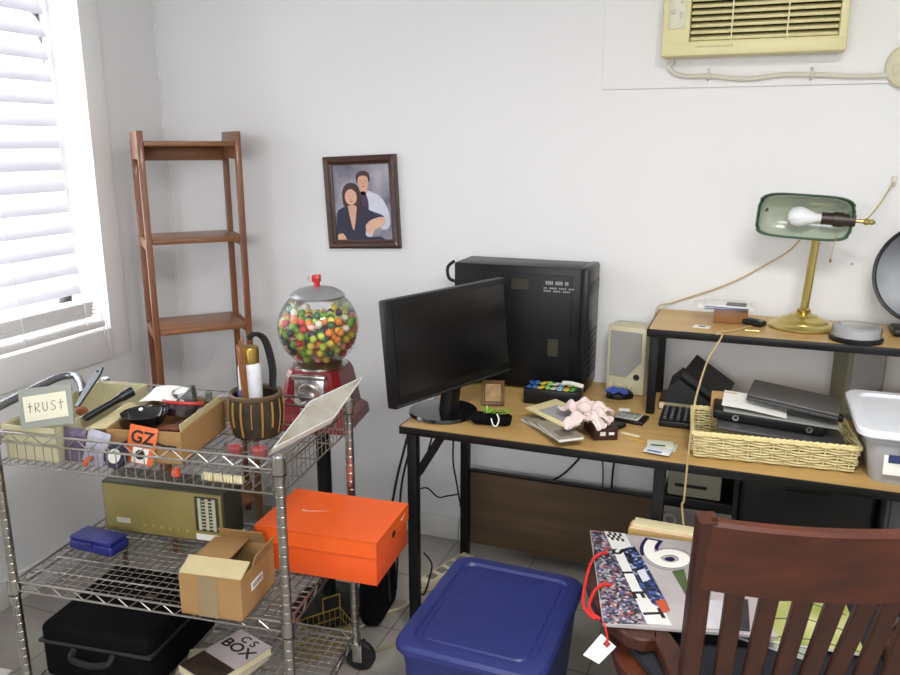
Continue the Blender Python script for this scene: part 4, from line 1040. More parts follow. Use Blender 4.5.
# wicker basket tray
wk = thing('wicker_tray', 'long pale wicker tray full of electronics on the front of the desk', 'basket', V((2.432, -.518, Dz)), radians(4.5))
WKM = mat('pale_wicker', (208, 194, 144), .6, var=.08, scale=40)
w, d, h = .402, .215, .070
B().box((0, 0, .004), (w-.01, d-.01, .006)).build('tray_floor', WKM, wk)
b = B()
def per(s, off):                                         # rounded rectangle perimeter, s in 0..1
    L_ = 2*(w+d); q = s*L_
    if q < w: return V((-w/2+q, -d/2-off, 0))
    q -= w
    if q < d: return V((w/2+off, -d/2+q, 0))
    q -= d
    if q < w: return V((w/2-q, d/2+off, 0))
    q -= w
    return V((-w/2-off, d/2-q, 0))
NS = 40
for k in range(9):
    z = .008+.0074*k
    pts = []
    for i in range(176):
        s = i/176; o_ = .0042*sin(pi*NS*s+(k//2 % 2)*pi)+.001
        q = per(s, o_); pts.append((q.x*(1+.035*k/10), q.y*(1+.06*k/10), z))
    b.tube(pts, .0029, 6, closed=True)
b.build('woven_rows', WKM, wk)
b = B()
for i in range(NS):
    q = per((i+.5)/NS, 0); b.tube([(q.x, q.y, .004), (q.x*1.035, q.y*1.06, h)], .0024, 6)
b.build('stakes', WKM, wk)
b = B()
for o_ in (0, .5):
    pts = []
    for i in range(220):
        s = i/220; q = per(s, 0); pts.append((q.x*1.04, q.y*1.065+0, h+.002+.0035*sin(2*pi*(40*s+o_))))
    b.tube(pts, .0052, 7, closed=True)
b.build('braided_rim', mat('wicker_rim', (220, 204, 146), .55, var=.06, scale=40), wk)
def WKp(x, y, z): a = radians(4.5); return V((2.432+x*cos(a)-y*sin(a), -.508+x*sin(a)+y*cos(a), Dz+z))
DKG = mat('device_grey', (62, 62, 64), .45, var=.06)
tag(B().box((0, 0, .006), (.33, .17, .012), bev=.004).build('grey_tablet', DKG, loc=WKp(.02, -.005, .062), rot=(radians(0), radians(4.5), radians(4.5))), 'flat dark grey slab lying lowest in the wicker tray', 'device')
dv = thing('media_player', 'black device with two round silver feet lying on the grey slab in the wicker tray', 'device', WKp(-.01, .02, .082), rot=(radians(2), radians(4), radians(2)))
B().box((0, 0, .014), (.29, .13, .026), bev=.004).build('device_body', BLACKP, dv)
B().box((.03, 0, .029), (.30, .134, .005), bev=.002).build('device_top', mat('device_lid_grey', (146, 146, 140), .4, .2), dv)
for x in (-.085, .105): B().lathe([(.004, 0), (.009, 0), (.009, .004), (.004, .004)], n=20, closed=True, M=Matrix.Translation((x, -.0645, .014)) @ Matrix.Rotation(pi/2, 4, 'X')).build('silver_foot', STEEL, dv)
tag(B().surf(lambda u, v: ((u-.5)*.17, (v-.5)*.12, .002*sin(4*u)), 8, 4, .001).build('paper_sheet', PAPER, loc=WKp(-.045, .015, .1275), rot=(radians(4), radians(5.5), radians(-1))), 'white paper sheet sandwiched between the devices in the wicker tray', 'paper')
tag(B().box((0, 0, .0), (.07, .012, .06), bev=.003).build('brown_card', CARD, loc=WKp(-.125, .06, .11), rot=(radians(-20), 0, 0)), 'brown card standing in the left end of the wicker tray', 'card')
lp = thing('laptop', 'closed dark grey laptop lying slanted on top of the things in the wicker tray', 'laptop', WKp(.058, .035, .1345), rot=(radians(1.0), radians(6.0), radians(-7)))
B().box((0, 0, .005), (.235, .15, .010), bev=.003).build('laptop_base', DKG, lp)
B().box((0, .001, .0145), (.235, .15, .008), bev=.003).build('laptop_lid', mat('laptop_lid', (84, 82, 80), .4, .2), lp)
b = B().box((-.09, .0745, .0105), (.03, .006, .006)).box((.09, .0745, .0105), (.03, .006, .006)); b.build('hinge', BLACKP, lp)
tag(B().box((0, 0, .008), (.075, .03, .016), bev=.003).build('black_adapter', BLACKP, loc=WKp(.14, -.02, .114), rot=(0, radians(5), radians(-4))), 'small black adapter lying at the right end of the wicker tray', 'adapter')

# plastic tub
tb = thing('plastic_tub', 'clear grey plastic tub with a white lid at the right end of the desk', 'storage tub', V((2.846, -.506, Dz)))
TUBM = mat('tub_clear_grey', (168, 168, 172), .3, var=.03, coat=.2)
def tubring(sx, sy, z, r=.04):
    out = []
    for (cx, cy, a0) in ((sx/2-r, sy/2-r, 0), (-sx/2+r, sy/2-r, pi/2), (-sx/2+r, -sy/2+r, pi), (sx/2-r, -sy/2+r, 3*pi/2)):
        for i in range(7): a = a0+pi/2*i/6; out.append(V((cx+r*cos(a), cy+r*sin(a), z)))
    return out
def loft(b, rings, cap0=True, cap1=True):
    R_ = [[b.bm.verts.new(q) for q in r] for r in rings]; n = len(R_[0])
    for A, C in zip(R_, R_[1:]):
        for i in range(n): b.bm.faces.new((A[i], A[(i+1) % n], C[(i+1) % n], C[i]))
    if cap0: b.bm.faces.new(R_[0][::-1])
    if cap1: b.bm.faces.new(R_[-1])
    return b
loft(B(), [tubring(.345, .285, 0), tubring(.385, .325, .112), tubring(.40, .34, .114), tubring(.40, .34, .128)]).build('tub_body', TUBM, tb)
loft(B(), [tubring(.428, .366, .1285), tubring(.436, .372, .132), tubring(.436, .372, .144), tubring(.426, .362, .149), tubring(.375, .315, .149), tubring(.365, .305, .141), tubring(.35, .29, .141)]).build('tub_lid', mat('tub_lid_white', (226, 230, 236), .4, var=.01), tb, ang=30)
lat = B().box((-.095, -.190, .115), (.05, .010, .05), bev=.004).build('blue_latch', mat('latch_blue', (40, 120, 190), .4), tb)
lab = B().box((-.098, -.1585, .062), (.105, .0022, .062), (radians(-8), 0, 0)).build('paper_label', PAPER, tb)
b = B().box((-.108, -.1602, .073), (.065, .002, .020), (radians(-8), 0, 0)).box((-.100, -.1584, .044), (.085, .002, .010), (radians(-8), 0, 0)); b.build('label_print', mat('label_navy', (36, 48, 96), .5, var=.3, scale=60), lab)

# ================================================================== ON THE RAISED SHELF
Hz = HZ+.0008
bx_ = thing('wooden_box', 'small brown wooden box carrying magazines on the raised shelf', 'box', V((2.298, -.165, Hz)), radians(3))
B().box((0, 0, .0215), (.10, .062, .043), bev=.002).build('box_body', wood('small_box_wood', (150, 104, 58), (120, 80, 44), 0, 7, .4), bx_)
B().box((0, 0, .0445), (.104, .066, .004), bev=.001).build('box_lid', wood('small_box_lid', (160, 116, 66), (128, 86, 48), 0, 7, .4), bx_)
for i, (dx, rz, lb) in enumerate(((-.02, .02, 'white magazine lying underneath on the small brown box'), (-.01, -.10, 'magazine with a dark cover picture on top of the small brown box'))):
    t = thing('magazine', lb, 'magazine', V((2.298+dx, -.165, Hz+.0472+.0046*i)), radians(3)+rz, 'magazines on the brown box')
    B().box((0, 0, .002), (.165 if i == 0 else .135, .11, .004), bev=.0006).build('pages', PAPER, t)
    B().box((.025 if i else 0, .0, .0043), (.06 if i else .13, .06, .0006)).build('cover_picture', mat('magazine_picture_%d' % i, [(206, 206, 214), (78, 76, 84)][i], .4, var=.3, scale=50), t)
    B().box((0, -.0552, .002), (.13, .0012, .003)).build('blue_edge', mat('magazine_blue', (70, 84, 130), .5), t)
p = pz(702, 327, Hz)
t = thing('visiting_card', 'small white card with a dark print at the left front of the raised shelf', 'card', V((p.x, p.y, Hz)), radians(-10))
B().box((0, 0, .001), (.05, .034, .002)).build('card_sheet', PAPER, t); B().box((0, 0, .0022), (.02, .014, .0005)).build('card_print', INK, t)
p = pz(759, 325, Hz)
t = thing('black_phone', 'small black handset lying on the raised shelf left of the lamp foot', 'handset', V((p.x-.022, p.y-.004, Hz)), radians(-32))
B().box((0, 0, .009), (.085, .036, .018), bev=.006, seg=3).build('handset_body', BLACKP, t)
b = B()
for i in range(4):
    for j in range(3): b.box((-.012+.011*i, -.009+.009*j, .0185), (.007, .005, .002), bev=.0008)
b.build('keys', DKG, t); B().box((.034, -.006, .0185), (.012, .014, .001)).build('display', mat('handset_display', (90, 100, 60), .3), t)
p = pz(752, 332, Hz)
tag(B().tube([(-.02, 0, .003), (.02, .006, .003)], .003, 8).build('brass_key', BRASS, loc=V((p.x, p.y, Hz))), 'little brass pin lying in front of the black handset', 'pin')
# banker lamp
LC = V((2.508, -.172, Hz))
bkp = thing('banker_lamp', 'brass banker lamp with a tilted green glass shade on the raised shelf', 'lamp', LC)
B().lathe([(0, 0), (.094, 0), (.098, .004), (.094, .010), (.075, .018), (.072, .024), (.060, .030), (.045, .034), (.04, .040), (.026, .043), (.017, .05), (.0, .05)], n=56).build('lamp_base', BRASS, bkp)
SM = Matrix.Translation((-.030, -.078, .338)) @ Matrix.Rotation(radians(3), 4, 'Y') @ Matrix.Rotation(radians(-66), 4, 'X')
PT = V((.014, .0, .285))
B().tube([(0, 0, .045), PT, PT+V((-.004, -.012, .035)), SM @ V((.0, .01, .052))], [.0125, .0125, .009, .008], 16).build('lamp_stem', BRASS, bkp)
B().lathe([(.0125, .045), (.019, .05), (.02, .056), (.0125, .062)], n=24).build('stem_collar', BRASS, bkp)
sy = radians(0)
SL = .262; SR = .062                                     # shade: a tilted trough with rounded ends
def shade(u, v, k=1):
    x = (u-.5)*2; e = (1-abs(x)**5)**.42 if abs(x) < 1 else 0
    e = max(e, .02)
    a = pi*(.06+.88*v)
    return SM @ V((x*SL/2*k, -SR*1.18*cos(a)*(.45+.55*e)*k, SR*.92*sin(a)*e*k))
GLS = mat('lamp_green_glass', (112, 146, 118), .18, var=.06, scale=6, coat=.5)
gs = B().surf(shade, 40, 20, .003).build('glass_shade', [GLS], bkp, ang=70)
m_ = GLS; bs = m_.node_tree.nodes['Principled BSDF']; bs.inputs['Transmission Weight'].default_value = .35
B().surf(lambda u, v: shade(u, v, .925), 40, 20, .001).build('shade_lining', mat('shade_lining', (160, 170, 152), .2, var=.05, scale=8, coat=.4), bkp, ang=70)
rimp = [shade(i/40, 0) for i in range(41)]+[shade(1, v) for v in (.25, .5, .75)]+[shade(i/40, 1) for i in range(40, -1, -1)]+[shade(0, v) for v in (.75, .5, .25)]
B().tube([shade(i/40, 0) for i in range(1, 40)]+[shade(i/40, 1) for i in range(39, 0, -1)], .0025, 8, closed=True).build('shade_rim', mat('shade_rim_green', (58, 84, 66), .3), bkp)
a_ = SM @ V((.135, 0, .012)); b_ = SM @ V((.045, 0, .012)); c_ = SM @ V((-.035, 0, .012))
sk = B().cyl(a_, b_, .0175, n=20).cyl(a_.lerp(b_, .35), a_.lerp(b_, .65), .021, n=20).build('bulb_socket', mat('socket_brown', (46, 32, 26), .4), bkp)
ax = (c_-b_).normalized(); M = Matrix.Translation(b_) @ ax.to_track_quat('Z', 'Y').to_matrix().to_4x4()
B().lathe([(0, -.004), (.0125, -.004), (.0135, .012), (.02, .03), (.0285, .05), (.0295, .062), (.025, .078), (.012, .089), (0, .091)], n=28, M=M).build('light_bulb', mat('bulb_white', (226, 228, 230), .25), bkp)
fe = SM @ V((.17, 0, .012))
B().cyl(a_, fe, .006, n=14).build('finial_rod', BRASS, bkp)
fq = (fe-a_).normalized().to_track_quat('Z', 'Y').to_matrix().to_4x4()
B().lathe([(0, -.016), (.007, -.014), (.011, -.006), (.007, .002), (.009, .008), (.004, .016), (0, .018)], n=20, M=Matrix.Translation(fe) @ fq).build('finial', BRASS, bkp)
e_ = SM @ V((-.105, .0, .040)); B().ball(e_, .006, 12).build('shade_screw', mat('screw_dark', (60, 64, 56), .5), bkp)
b = B(); ch0 = a_.lerp(b_, .45)+V((0, 0, -.014))
for i in range(24): b.ball(ch0+V((-.004*i/24*3, 0, -.0042*i)), .0017, 6)
b.build('pull_chain', BRASS, bkp); B().lathe([(0, 0), (.0035, .002), (.004, .008), (.001, .014), (0, .014)], ch0+V((-.0125, 0, -.112)), 12).build('chain_weight', mat('weight_brass', (120, 100, 60), .4, .7), bkp)
# disc spindle
p = pz(855, 339, Hz)
cs = thing('disc_spindle', 'clear round disc spindle on a black base at the front of the raised shelf', 'disc spindle', V((p.x, -.298, Hz)))
B().lathe([(0, 0), (.070, 0), (.0715, .003), (.0715, .010), (.066, .014), (0, .014)], n=56).build('spindle_base', BLACKP, cs)
b = B()
for i in range(8): b.lathe([(.0075, .0145+.0026*i), (.060, .0145+.0026*i), (.060, .0163+.0026*i), (.0075, .0163+.0026*i)], n=48, closed=True)
b.build('discs', mat('disc_silver', (214, 212, 214), .3, .2, var=.05, scale=5), cs)
B().lathe([(.066, .012), (.066, .040), (.062, .044), (.02, .045), (0, .045)], n=56).build('clear_cover', clear('cover_clear', (240, 242, 244), .72, 1.0, .08), cs)
# round dish at the right edge
dc = V((2.822, -.20, 1.215)); dn = V((-.42, -.86, .12)).normalized()
rd = thing('round_dish', 'grey round dish with a black rim at the right end of the raised shelf', 'dish', V((2.80, -.17, Hz)))
M = Matrix.Translation(dc-V((2.80, -.17, Hz))) @ dn.to_track_quat('Z', 'Y').to_matrix().to_4x4()
GD = mat('dish_grey', (92, 94, 98), .42, .2, c2=(136, 140, 144), scale=5, det=2)
B().lathe([(0, -.030), (.06, -.026), (.105, -.012), (.138, .006), (.141, .004), (.108, -.016), (.06, -.031), (0, -.035)], n=64, M=M).build('dish_bowl', GD, rd)
B().lathe([(.136, .002), (.146, .002), (.148, .008), (.144, .014), (.138, .012)], n=64, M=M, closed=True).build('dish_rim', BLACKP, rd)
B().box((.035, .0, .012), (.17, .10, .024), bev=.01).build('dish_foot', BLACKP, rd)
B().box((.05, .035, .06), (.04, .02, .11), (radians(-10), 0, 0), bev=.004).build('dish_neck', BLACKP, rd)
# ================================================================== UNDER THE DESK AND ON THE FLOOR
def frontbox(name, label, cat, x0, x1, y0, y1, Yf, dep, m, bev=.004):
    a = pY(x0, y1, Yf); c = pY(x1, y0, Yf); am = pY(x0, y0, Yf)
    z0, z1 = a.z, c.z
    t = thing(name, label, cat, V(((a.x+c.x)/2, Yf, z0)))
    B().box((0, dep/2, (z1-z0)/2), (c.x-a.x, dep, z1-z0), bev=bev).build('case', m, t)
    return t, c.x-a.x, z1-z0
Yf = -.42
pa = pY(668, 478, Yf); pb = pY(722, 478, Yf); zt1 = pY(695, 474, Yf).z; zt2 = pY(695, 499, Yf).z; zt3 = pY(695, 510, Yf).z
xw = pb.x-pa.x; xm = (pa.x+pb.x)/2
gcase = mat('dull_grey_case', (126, 122, 116), .5, var=.05)
t = thing('grey_computer_case', 'old grey computer case with a round opening standing under the desk', 'computer', V((xm+.015, Yf, .001)))
B().box((0, .12, zt3/2), (.20, .24, zt3-.001), bev=.005).build('case', gcase, t)
for x in (-.08, .05): B().lathe([(.014, 0), (.022, 0), (.022, .006), (.014, .006)], n=24, closed=True, M=Matrix.Translation((x, 0, zt3-.045)) @ Matrix.Rotation(pi/2, 4, 'X')).build('round_opening', mat('opening_light', (170, 168, 164), .5), t)
B().box((.0, -.002, .2), (.15, .006, .03), bev=.002).build('drive_door', BEIGE, t)
t = thing('black_device', 'flat black device sandwiched between the two grey boxes under the desk', 'device', V((xm+.012, Yf-.005, zt3+.001)))
B().box((0, .12, (zt2-zt3)/2), (.205, .24, zt2-zt3-.003), bev=.003).build('case', BLACKP, t)
t = thing('beige_device', 'beige grey box with a dark slot topmost of the stack under the desk', 'device', V((xm, Yf+.005, zt2+.0005)))
B().box((0, .12, (zt1-zt2)/2), (xw, .24, zt1-zt2), bev=.005).build('case', mat('olive_beige', (140, 138, 120), .5, var=.04), t)
B().box((-.01, -.0015, (zt1-zt2)*.45), (xw*.6, .004, .010), bev=.001).build('front_slot', BLACKP, t)
a = pY(738, 480, -.40); c = pY(868, 480, -.40)
t = thing('black_cabinet', 'wide black cabinet filling the dark space under the right half of the desk', 'cabinet', V(((a.x+c.x)/2+.02, -.40, .001)))
ww = c.x-a.x+.02
B().box((0, .17, .33), (ww, .34, .66), bev=.006).build('cabinet_body', BLACKM, t)
for k in range(2):
    d_ = B().box((0, -.004, .18+.30*k), (ww-.02, .012, .28), bev=.003).build('cabinet_door', mat('cabinet_black', (15, 15, 16), .5), t)
    B().box((0, -.013, .29+.30*k), (.12, .01, .012), bev=.003).build('handle', BLACKP, d_)
a = pY(879, 500, -.45)
t = thing('grey_drawer_unit', 'grey drawer unit under the desk beside the black cabinet', 'drawers', V((a.x+.22, -.45, .001)))
GDU = mat('drawer_grey', (104, 106, 112), .5)
B().box((0, .19, .33), (.40, .38, .66), bev=.004).build('unit_body', GDU, t)
for k in range(3):
    d_ = B().box((0, -.006, .115+.212*k), (.38, .014, .2), bev=.003).build('drawer', GDU, t); B().box((0, -.017, .165+.212*k), (.10, .012, .014), bev=.003).build('handle', BLACKP, d_)

# blue tote
BT = mat('tote_blue', (44, 53, 116), .42, var=.06, scale=14, bump=.06, bscale=160)
tt = thing('storage_tote', 'blue plastic storage tote with a lid on the floor in front of the desk', 'storage tote', V((1.762, -.925, .001)), radians(-1))
w, d, h = .405, .495, .335
loft(B(), [tubring(w*.82, d*.82, 0), tubring(w*.93, d*.93, h-.035), tubring(w*.97, d*.97, h-.033), tubring(w*.97, d*.97, h-.02)]).build('tote_body', BT, tt)
loft(B(), [tubring(w-.01, d-.01, h-.030, .05), tubring(w, d, h-.026, .05), tubring(w, d, h-.012, .05), tubring(w-.012, d-.012, h-.002, .05), tubring(w-.03, d-.03, h, .05), tubring(w-.075, d-.075, h, .04), tubring(w-.085, d-.085, h-.008, .04), tubring(w-.11, d-.11, h-.008, .035), tubring(w-.12, d-.12, h-.004, .03)]).build('tote_lid', BT, tt, ang=25)

# cables
BK = BLACKR
cable('hanging_cable', [pY(411, 424, -.55), pY(404, 450, -.56), pY(395, 488, -.58), pY(388, 540, -.60), pY(390, 600, -.62)], .0045, BK, 'thick black cable hanging from the desk corner, the one nearest the gumball machine', 'cable')
cable('hanging_cable', [pY(417, 424, -.50), pY(409, 452, -.50), pY(401, 490, -.52), pY(398, 550, -.53), pY(396, 590, -.54)], .004, BK, 'black cable hanging beside the desk leg, second from the gumball machine', 'cable')
cable('hanging_cable', [pY(432, 437, -.34), pY(424, 465, -.34), pY(417, 484, -.36), pY(410, 510, -.40)], .0035, BK, 'black cable crossing behind the corner brace of the desk', 'cable')
cable('hanging_cable', [pY(417, 490, -.40), pY(427, 488, -.38), pY(438, 497, -.36), pY(447, 496, -.33), pY(459, 494, -.30)], .0028, BK, 'thin wavy black cable between the two left desk legs', 'cable')
cable('hanging_cable', [pY(454, 430, -.20), pY(453, 460, -.20), pY(457, 485, -.20), pY(463, 520, -.2)], .0035, BK, 'black cable hanging along the rear left desk leg', 'cable')
cable('hanging_cable', [pY(588, 448, -.08), pY(575, 463, -.08), pY(562, 475, -.08), pY(545, 484, -.08)], .004, BK, 'black cable slanting down the wall behind the desk panel', 'cable')
cable('brown_cable', [pY(601, 448, -.06), pY(603, 470, -.06), pY(602, 496, -.06)], .003, mat('cord_brown', (84, 66, 52), .6), 'thin brown cable dropping behind the desk panel', 'cable')
cable('hanging_cable', [pY(617, 448, -.06), pY(613, 470, -.06), pY(611, 500, -.06)], .0038, BK, 'black cable dropping straight behind the desk panel near the right desk leg', 'cable')
cable('hanging_cable', [pY(424, 553, -.30), pY(431, 562, -.34), pY(431, 572, -.40), pz(424, 594, .006), pz(417, 588, .006)], .0035, BK, 'black cable looping on the floor behind the front desk leg', 'cable')
IV = mat('ivory_cord', (190, 180, 150), .6)
cable('floor_cord', [pz(438, 578, .005), pz(420, 592, .005), pz(404, 606, .005), pz(388, 612, .005), pz(370, 622, .005), pz(352, 632, .005)], .0048, IV, 'ivory cord lying on the floor between the desk leg and the rack caster', 'cord')
cable('floor_cord', [pz(428, 600, .005), pz(414, 622, .005), pz(398, 640, .005), pz(376, 650, .005), pz(362, 642, .005)], .0045, mat('dull_cord', (142, 132, 108), .6), 'dull brown cord curving on the floor in front of the blue tote corner', 'cord')
p = pz(433, 582, .0)
ps = thing('power_strip', 'ivory power strip on the floor between the two left desk legs', 'power strip', V((p.x+.035, p.y+.055, .001)), radians(70))
B().box((0, 0, .02), (.26, .055, .038), bev=.006).build('strip_body', mat('strip_ivory', (196, 188, 160), .5), ps)
for k in range(4): B().box((-.085+.055*k, 0, .0395), (.034, .034, .003), bev=.001).build('socket', mat('socket_grey', (120, 116, 104), .5), ps)
bgp = thing('black_bag', 'small black bag on the floor below the orange shoe box', 'bag', V((1.245, -.60, .001)), .1)
B().box((0, 0, .10), (.08, .20, .195), bev=.035, seg=4).build('bag_body', FABB, bgp)
B().tube(smooth([(0, -.06, .192), (0, -.05, .23), (0, 0, .245), (0, .05, .23), (0, .06, .192)]), .007, 8).build('bag_handle', BLACKR, bgp)

# lamp and shelf cords
lpw = LC+V((.0, .0, .06))
cable('lamp_cord', [LC+V((.010, .048, .285)), LC+V((-.01, .08, .285))]+[pY(x, y, -.012) for x, y in ((790, 250), (760, 268), (735, 281), (712, 290), (690, 297), (672, 303))]+[V((HX0-.002, -.06, HZ+.012)), V((HX0-.010, -.12, HZ-.03)), V((HX0-.012, -.14, HZ-.10))], .0028, TANC, 'tan lamp cord sagging along the wall to the left end of the raised shelf', 'cord')
fw = LC+SM @ V((.165, 0, .012))
e2 = pY(893, 183, -.02)
cable('chain_cord', [fw+V((0, .012, .004)), fw.lerp(e2, .5)+V((0, 0, -.006)), e2], .0026, TANC, 'tan cord rising from the brass lamp finial to the wall hook', 'cord')
hk = thing('wall_hook', 'small white hook on the wall above the lamp finial', 'hook', V((e2.x+.004, -.001, e2.z)))
B().box((0, -.004, .006), (.014, .006, .03), bev=.002).build('hook_plate', PIPE, hk); B().tube(smooth([(0, -.006, 0), (0, -.022, -.006), (0, -.026, .006)]), .003, 8).build('hook_arm', PIPE, hk)
cable('shelf_cord', [V((2.36, -.22, HZ+.003)), V((2.315, -.30, HZ+.003)), V((2.270, -.350, HZ+.0045)), V((2.266, -.367, HZ+.002))]+[pY(x, y, Y_) for x, y, Y_ in ((722, 336, -.380), (708, 360, -.46), (698, 390, -.62), (694, 408, -.712), (690, 440, -.716), (687, 468, -.712), (684, 500, -.692), (682.5, 514, -.688))]+[V((2.27, -.684, .30)), V((2.285, -.66, .03)), V((2.31, -.58, .005)), V((2.33, -.46, .005))], .0028, TANC, 'tan cord hanging from the raised shelf down past the wicker tray and the desk edge', 'cord')

# ================================================================== WOODEN CHAIR
REC = radians(15)
CP = pz(699, 518, .95); CA = radians(19); EX = V((cos(CA), sin(CA), 0)); EH = V((-sin(CA), cos(CA), 0)); ED = EH*sin(REC)-V((0, 0, cos(REC))); CN = -EH*cos(REC)-V((0, 0, sin(REC)))
WB = .53; RH = .158
def sag(s): q = (s-WB/2)/(WB/2); return .030*(1-min(1, q*q))
def CBk(s, t, n=0): return CP+EX*s+ED*t+CN*(n+sag(s))
def st_of(x, y): q = pP(x, y, CP+CN*.02, CN)-CP; return q.dot(EX), q.dot(ED)
ch_ = thing('wooden_chair', 'dark reddish wooden slat back chair pulled up to the desk in the near right corner', 'chair', V((CP.x+WB/2, -.93, 0)))
CO = V((CP.x+WB/2, -.93, 0))
def cl(p): return p-CO
b = B()                                                  # top rail: a curved solid
RT = .024
def railtop(s): q = (s-WB/2)/(WB/2); return -.004*(1-q*q)
def rail(u, v):
    s = .018+(WB-.036)*u
    ring = [(0, -RT/2), (0, RT/2), (1, RT/2), (1, -RT/2)]
    return s
secs = []
for i in range(33):
    s = .02+(WB-.04)*i/32; q = (s-WB/2)/(WB/2)
    t0 = -.002; t1 = RH+.004*(1-q*q)
    r = .006
    sec = [(t0+r, -RT/2), (t0, -RT/2+r), (t0, RT/2-r), (t0+r, RT/2), (t1-r, RT/2), (t1, RT/2-r), (t1, -RT/2+r), (t1-r, -RT/2)]
    secs.append([cl(CBk(s, t, n)) for t, n in sec])
loft(b, secs).build('top_rail', wood('chair_rail_wood', (88, 40, 22), (60, 26, 14), 0, 6, .4, .08), ch_, ang=35)
tend = (.95-.485)/cos(REC)
pb = st_of(691, 674); psl = (pb[0]-.012)/pb[1]
for s in (.0, WB):
    sg_ = 1 if s == 0 else -1
    b = B(); secs = []
    for i in range(13):
        t = -.002+(tend+.002)*i/12; hw = .017+.002*sin(pi*i/12)
        secs.append([cl(CP+EX*(s+sg_*(.014+psl*t)+dx*hw)+ED*t+CN*(dn*.016)) for dx, dn in ((-1, -.7), (-.8, -1), (.8, -1), (1, -.7), (1, .7), (.8, 1), (-.8, 1), (-1, .7))])
    loft(b, secs).build('back_post', CHAIRW, ch_)
tops = [(735.7, 594.3), (768.4, 598), (800.8, 601.5), (832.3, 603), (863.5, 603), (890.3, 602.5)]
bots = [(725.7, 673.6), (754.6, 673.6), (784.5, 673.6), (811.8, 673.6), (838.4, 673.6), (866.8, 673.6)]
sl = []
for a, c in zip(tops, bots):
    s0, t0 = st_of(*a); s1, t1 = st_of(*c); sl.append((s0-(s1-s0)/(t1-t0)*(t0-RH+.01), s0+(s1-s0)/(t1-t0)*(tend-t0)))
dS = sl[-1][0]-sl[-2][0]; dB = sl[-1][1]-sl[-2][1]
while sl[-1][0]+dS < WB-.045: sl.append((sl[-1][0]+dS, sl[-1][1]+dB))
for s0, s1 in sl:
    b = B(); secs = []
    for i in range(9):
        f = i/8; s = s0+(s1-s0)*f; t = RH-.012+(tend-RH+.012)*f; n = sag(s)*(1-f)
        secs.append([cl(CP+EX*(s+dx*.0175)+ED*t+CN*(n+dn*.007)) for dx, dn in ((-1, -.6), (-.85, -1), (.85, -1), (1, -.6), (1, .6), (.85, 1), (-.85, 1), (-1, .6))])
    loft(b, secs).build('back_slat', CHAIRW, ch_)
# seat
HB = tend*sin(REC)
def SH(s, h, z=0): q = CP+EX*s+EH*h; return V((q.x, q.y, z))
half = [(.02, HB-.045), (-.03, HB+.0), (-.075, HB+.14), (-.08, .60), (-.05, .695), (.04, .725)]
outl = [SH(s, h) for s, h in half]+[SH(WB-s, h) for s, h in half[::-1]]
SCN = SH(WB/2, (HB+.72)/2)
b = B(); rings = []
for z, k in ((.440, .975), (.446, .99), (.468, 1), (.476, .995), (.480, .98)):
    rings.append([cl(V((SCN.x+(q.x-SCN.x)*k, SCN.y+(q.y-SCN.y)*k, z))) for q in outl])
loft(b, rings).build('seat', wood('chair_seat_wood', (96, 46, 24), (68, 30, 16), 1, 6, .42, .06), ch_)
b = B(); rings = []
for z, k in ((.4805, .86), (.486, .90), (.500, .90), (.507, .86)):
    rings.append([cl(V((SCN.x+(q.x-SCN.x)*k, SCN.y+(q.y-SCN.y)*k, z))) for q in outl])
loft(b, rings).build('seat_cushion', mat('cushion_dark', (30, 32, 40), .85, var=.1), ch_, ang=60)
for sgn in (-1, 1):                                      # low bowed arms fixed to the posts
    ta = (.95-.531)/cos(REC); q0 = CP+EX*(.006+psl*ta)+ED*ta
    P_ = [q0, pz(662, 642, .531), pz(642, 640, .531), pz(627, 633, .531), SH(-.085, .38, .531), SH(-.09, .50, .531)]
    if sgn > 0: P_ = [SH(WB-(q-CP).dot(EX), (q-CP).dot(EH), q.z) for q in P_]
    pts = smooth([cl(q) for q in P_], 6); b = B(); secs = []
    up = V((0, 0, 1))
    for i, q in enumerate(pts):
        tg = (pts[min(i+1, len(pts)-1)]-pts[max(i-1, 0)]).normalized(); sd = tg.cross(up).normalized()
        secs.append([q+sd*a+up*z for a, z in ((-.022, -.012), (-.018, -.017), (.018, -.017), (.022, -.012), (.022, .012), (.018, .017), (-.018, .017), (-.022, .012))])
    ar = loft(b, secs).build('arm_bow', CHAIRW, ch_)
    for q in (P_[4], P_[5]): B().cyl(cl(V((q.x, q.y, .478))+(SCN-V((q.x, q.y, 0)))*.06), cl(V((q.x, q.y, q.z-.010))), .011, n=14).build('arm_spindle', CHAIRW, ar)
cs_ = cl(SCN)
B().cyl((cs_.x, cs_.y, .10), (cs_.x, cs_.y, .44), .028, n=20).cyl((cs_.x, cs_.y, .39), (cs_.x, cs_.y, .442), .06, .09, n=24).build('swivel_column', BLACKM, ch_)
for k in range(4):
    a = pi/4+pi/2*k; e = V((cs_.x+.27*cos(a), cs_.y+.27*sin(a), .075))
    lg = B().tube([(cs_.x, cs_.y, .15), V((cs_.x+.12*cos(a), cs_.y+.12*sin(a), .13)), e], [.03, .024, .018], 10).build('base_leg', CHAIRW, ch_)
    c = B().cyl(e+V((-.012, 0, -.045)), e+V((.012, 0, -.045)), .028, n=20); c.cyl(e+V((0, 0, -.045)), e, .006, n=8); c.build('caster', BLACKR, lg)

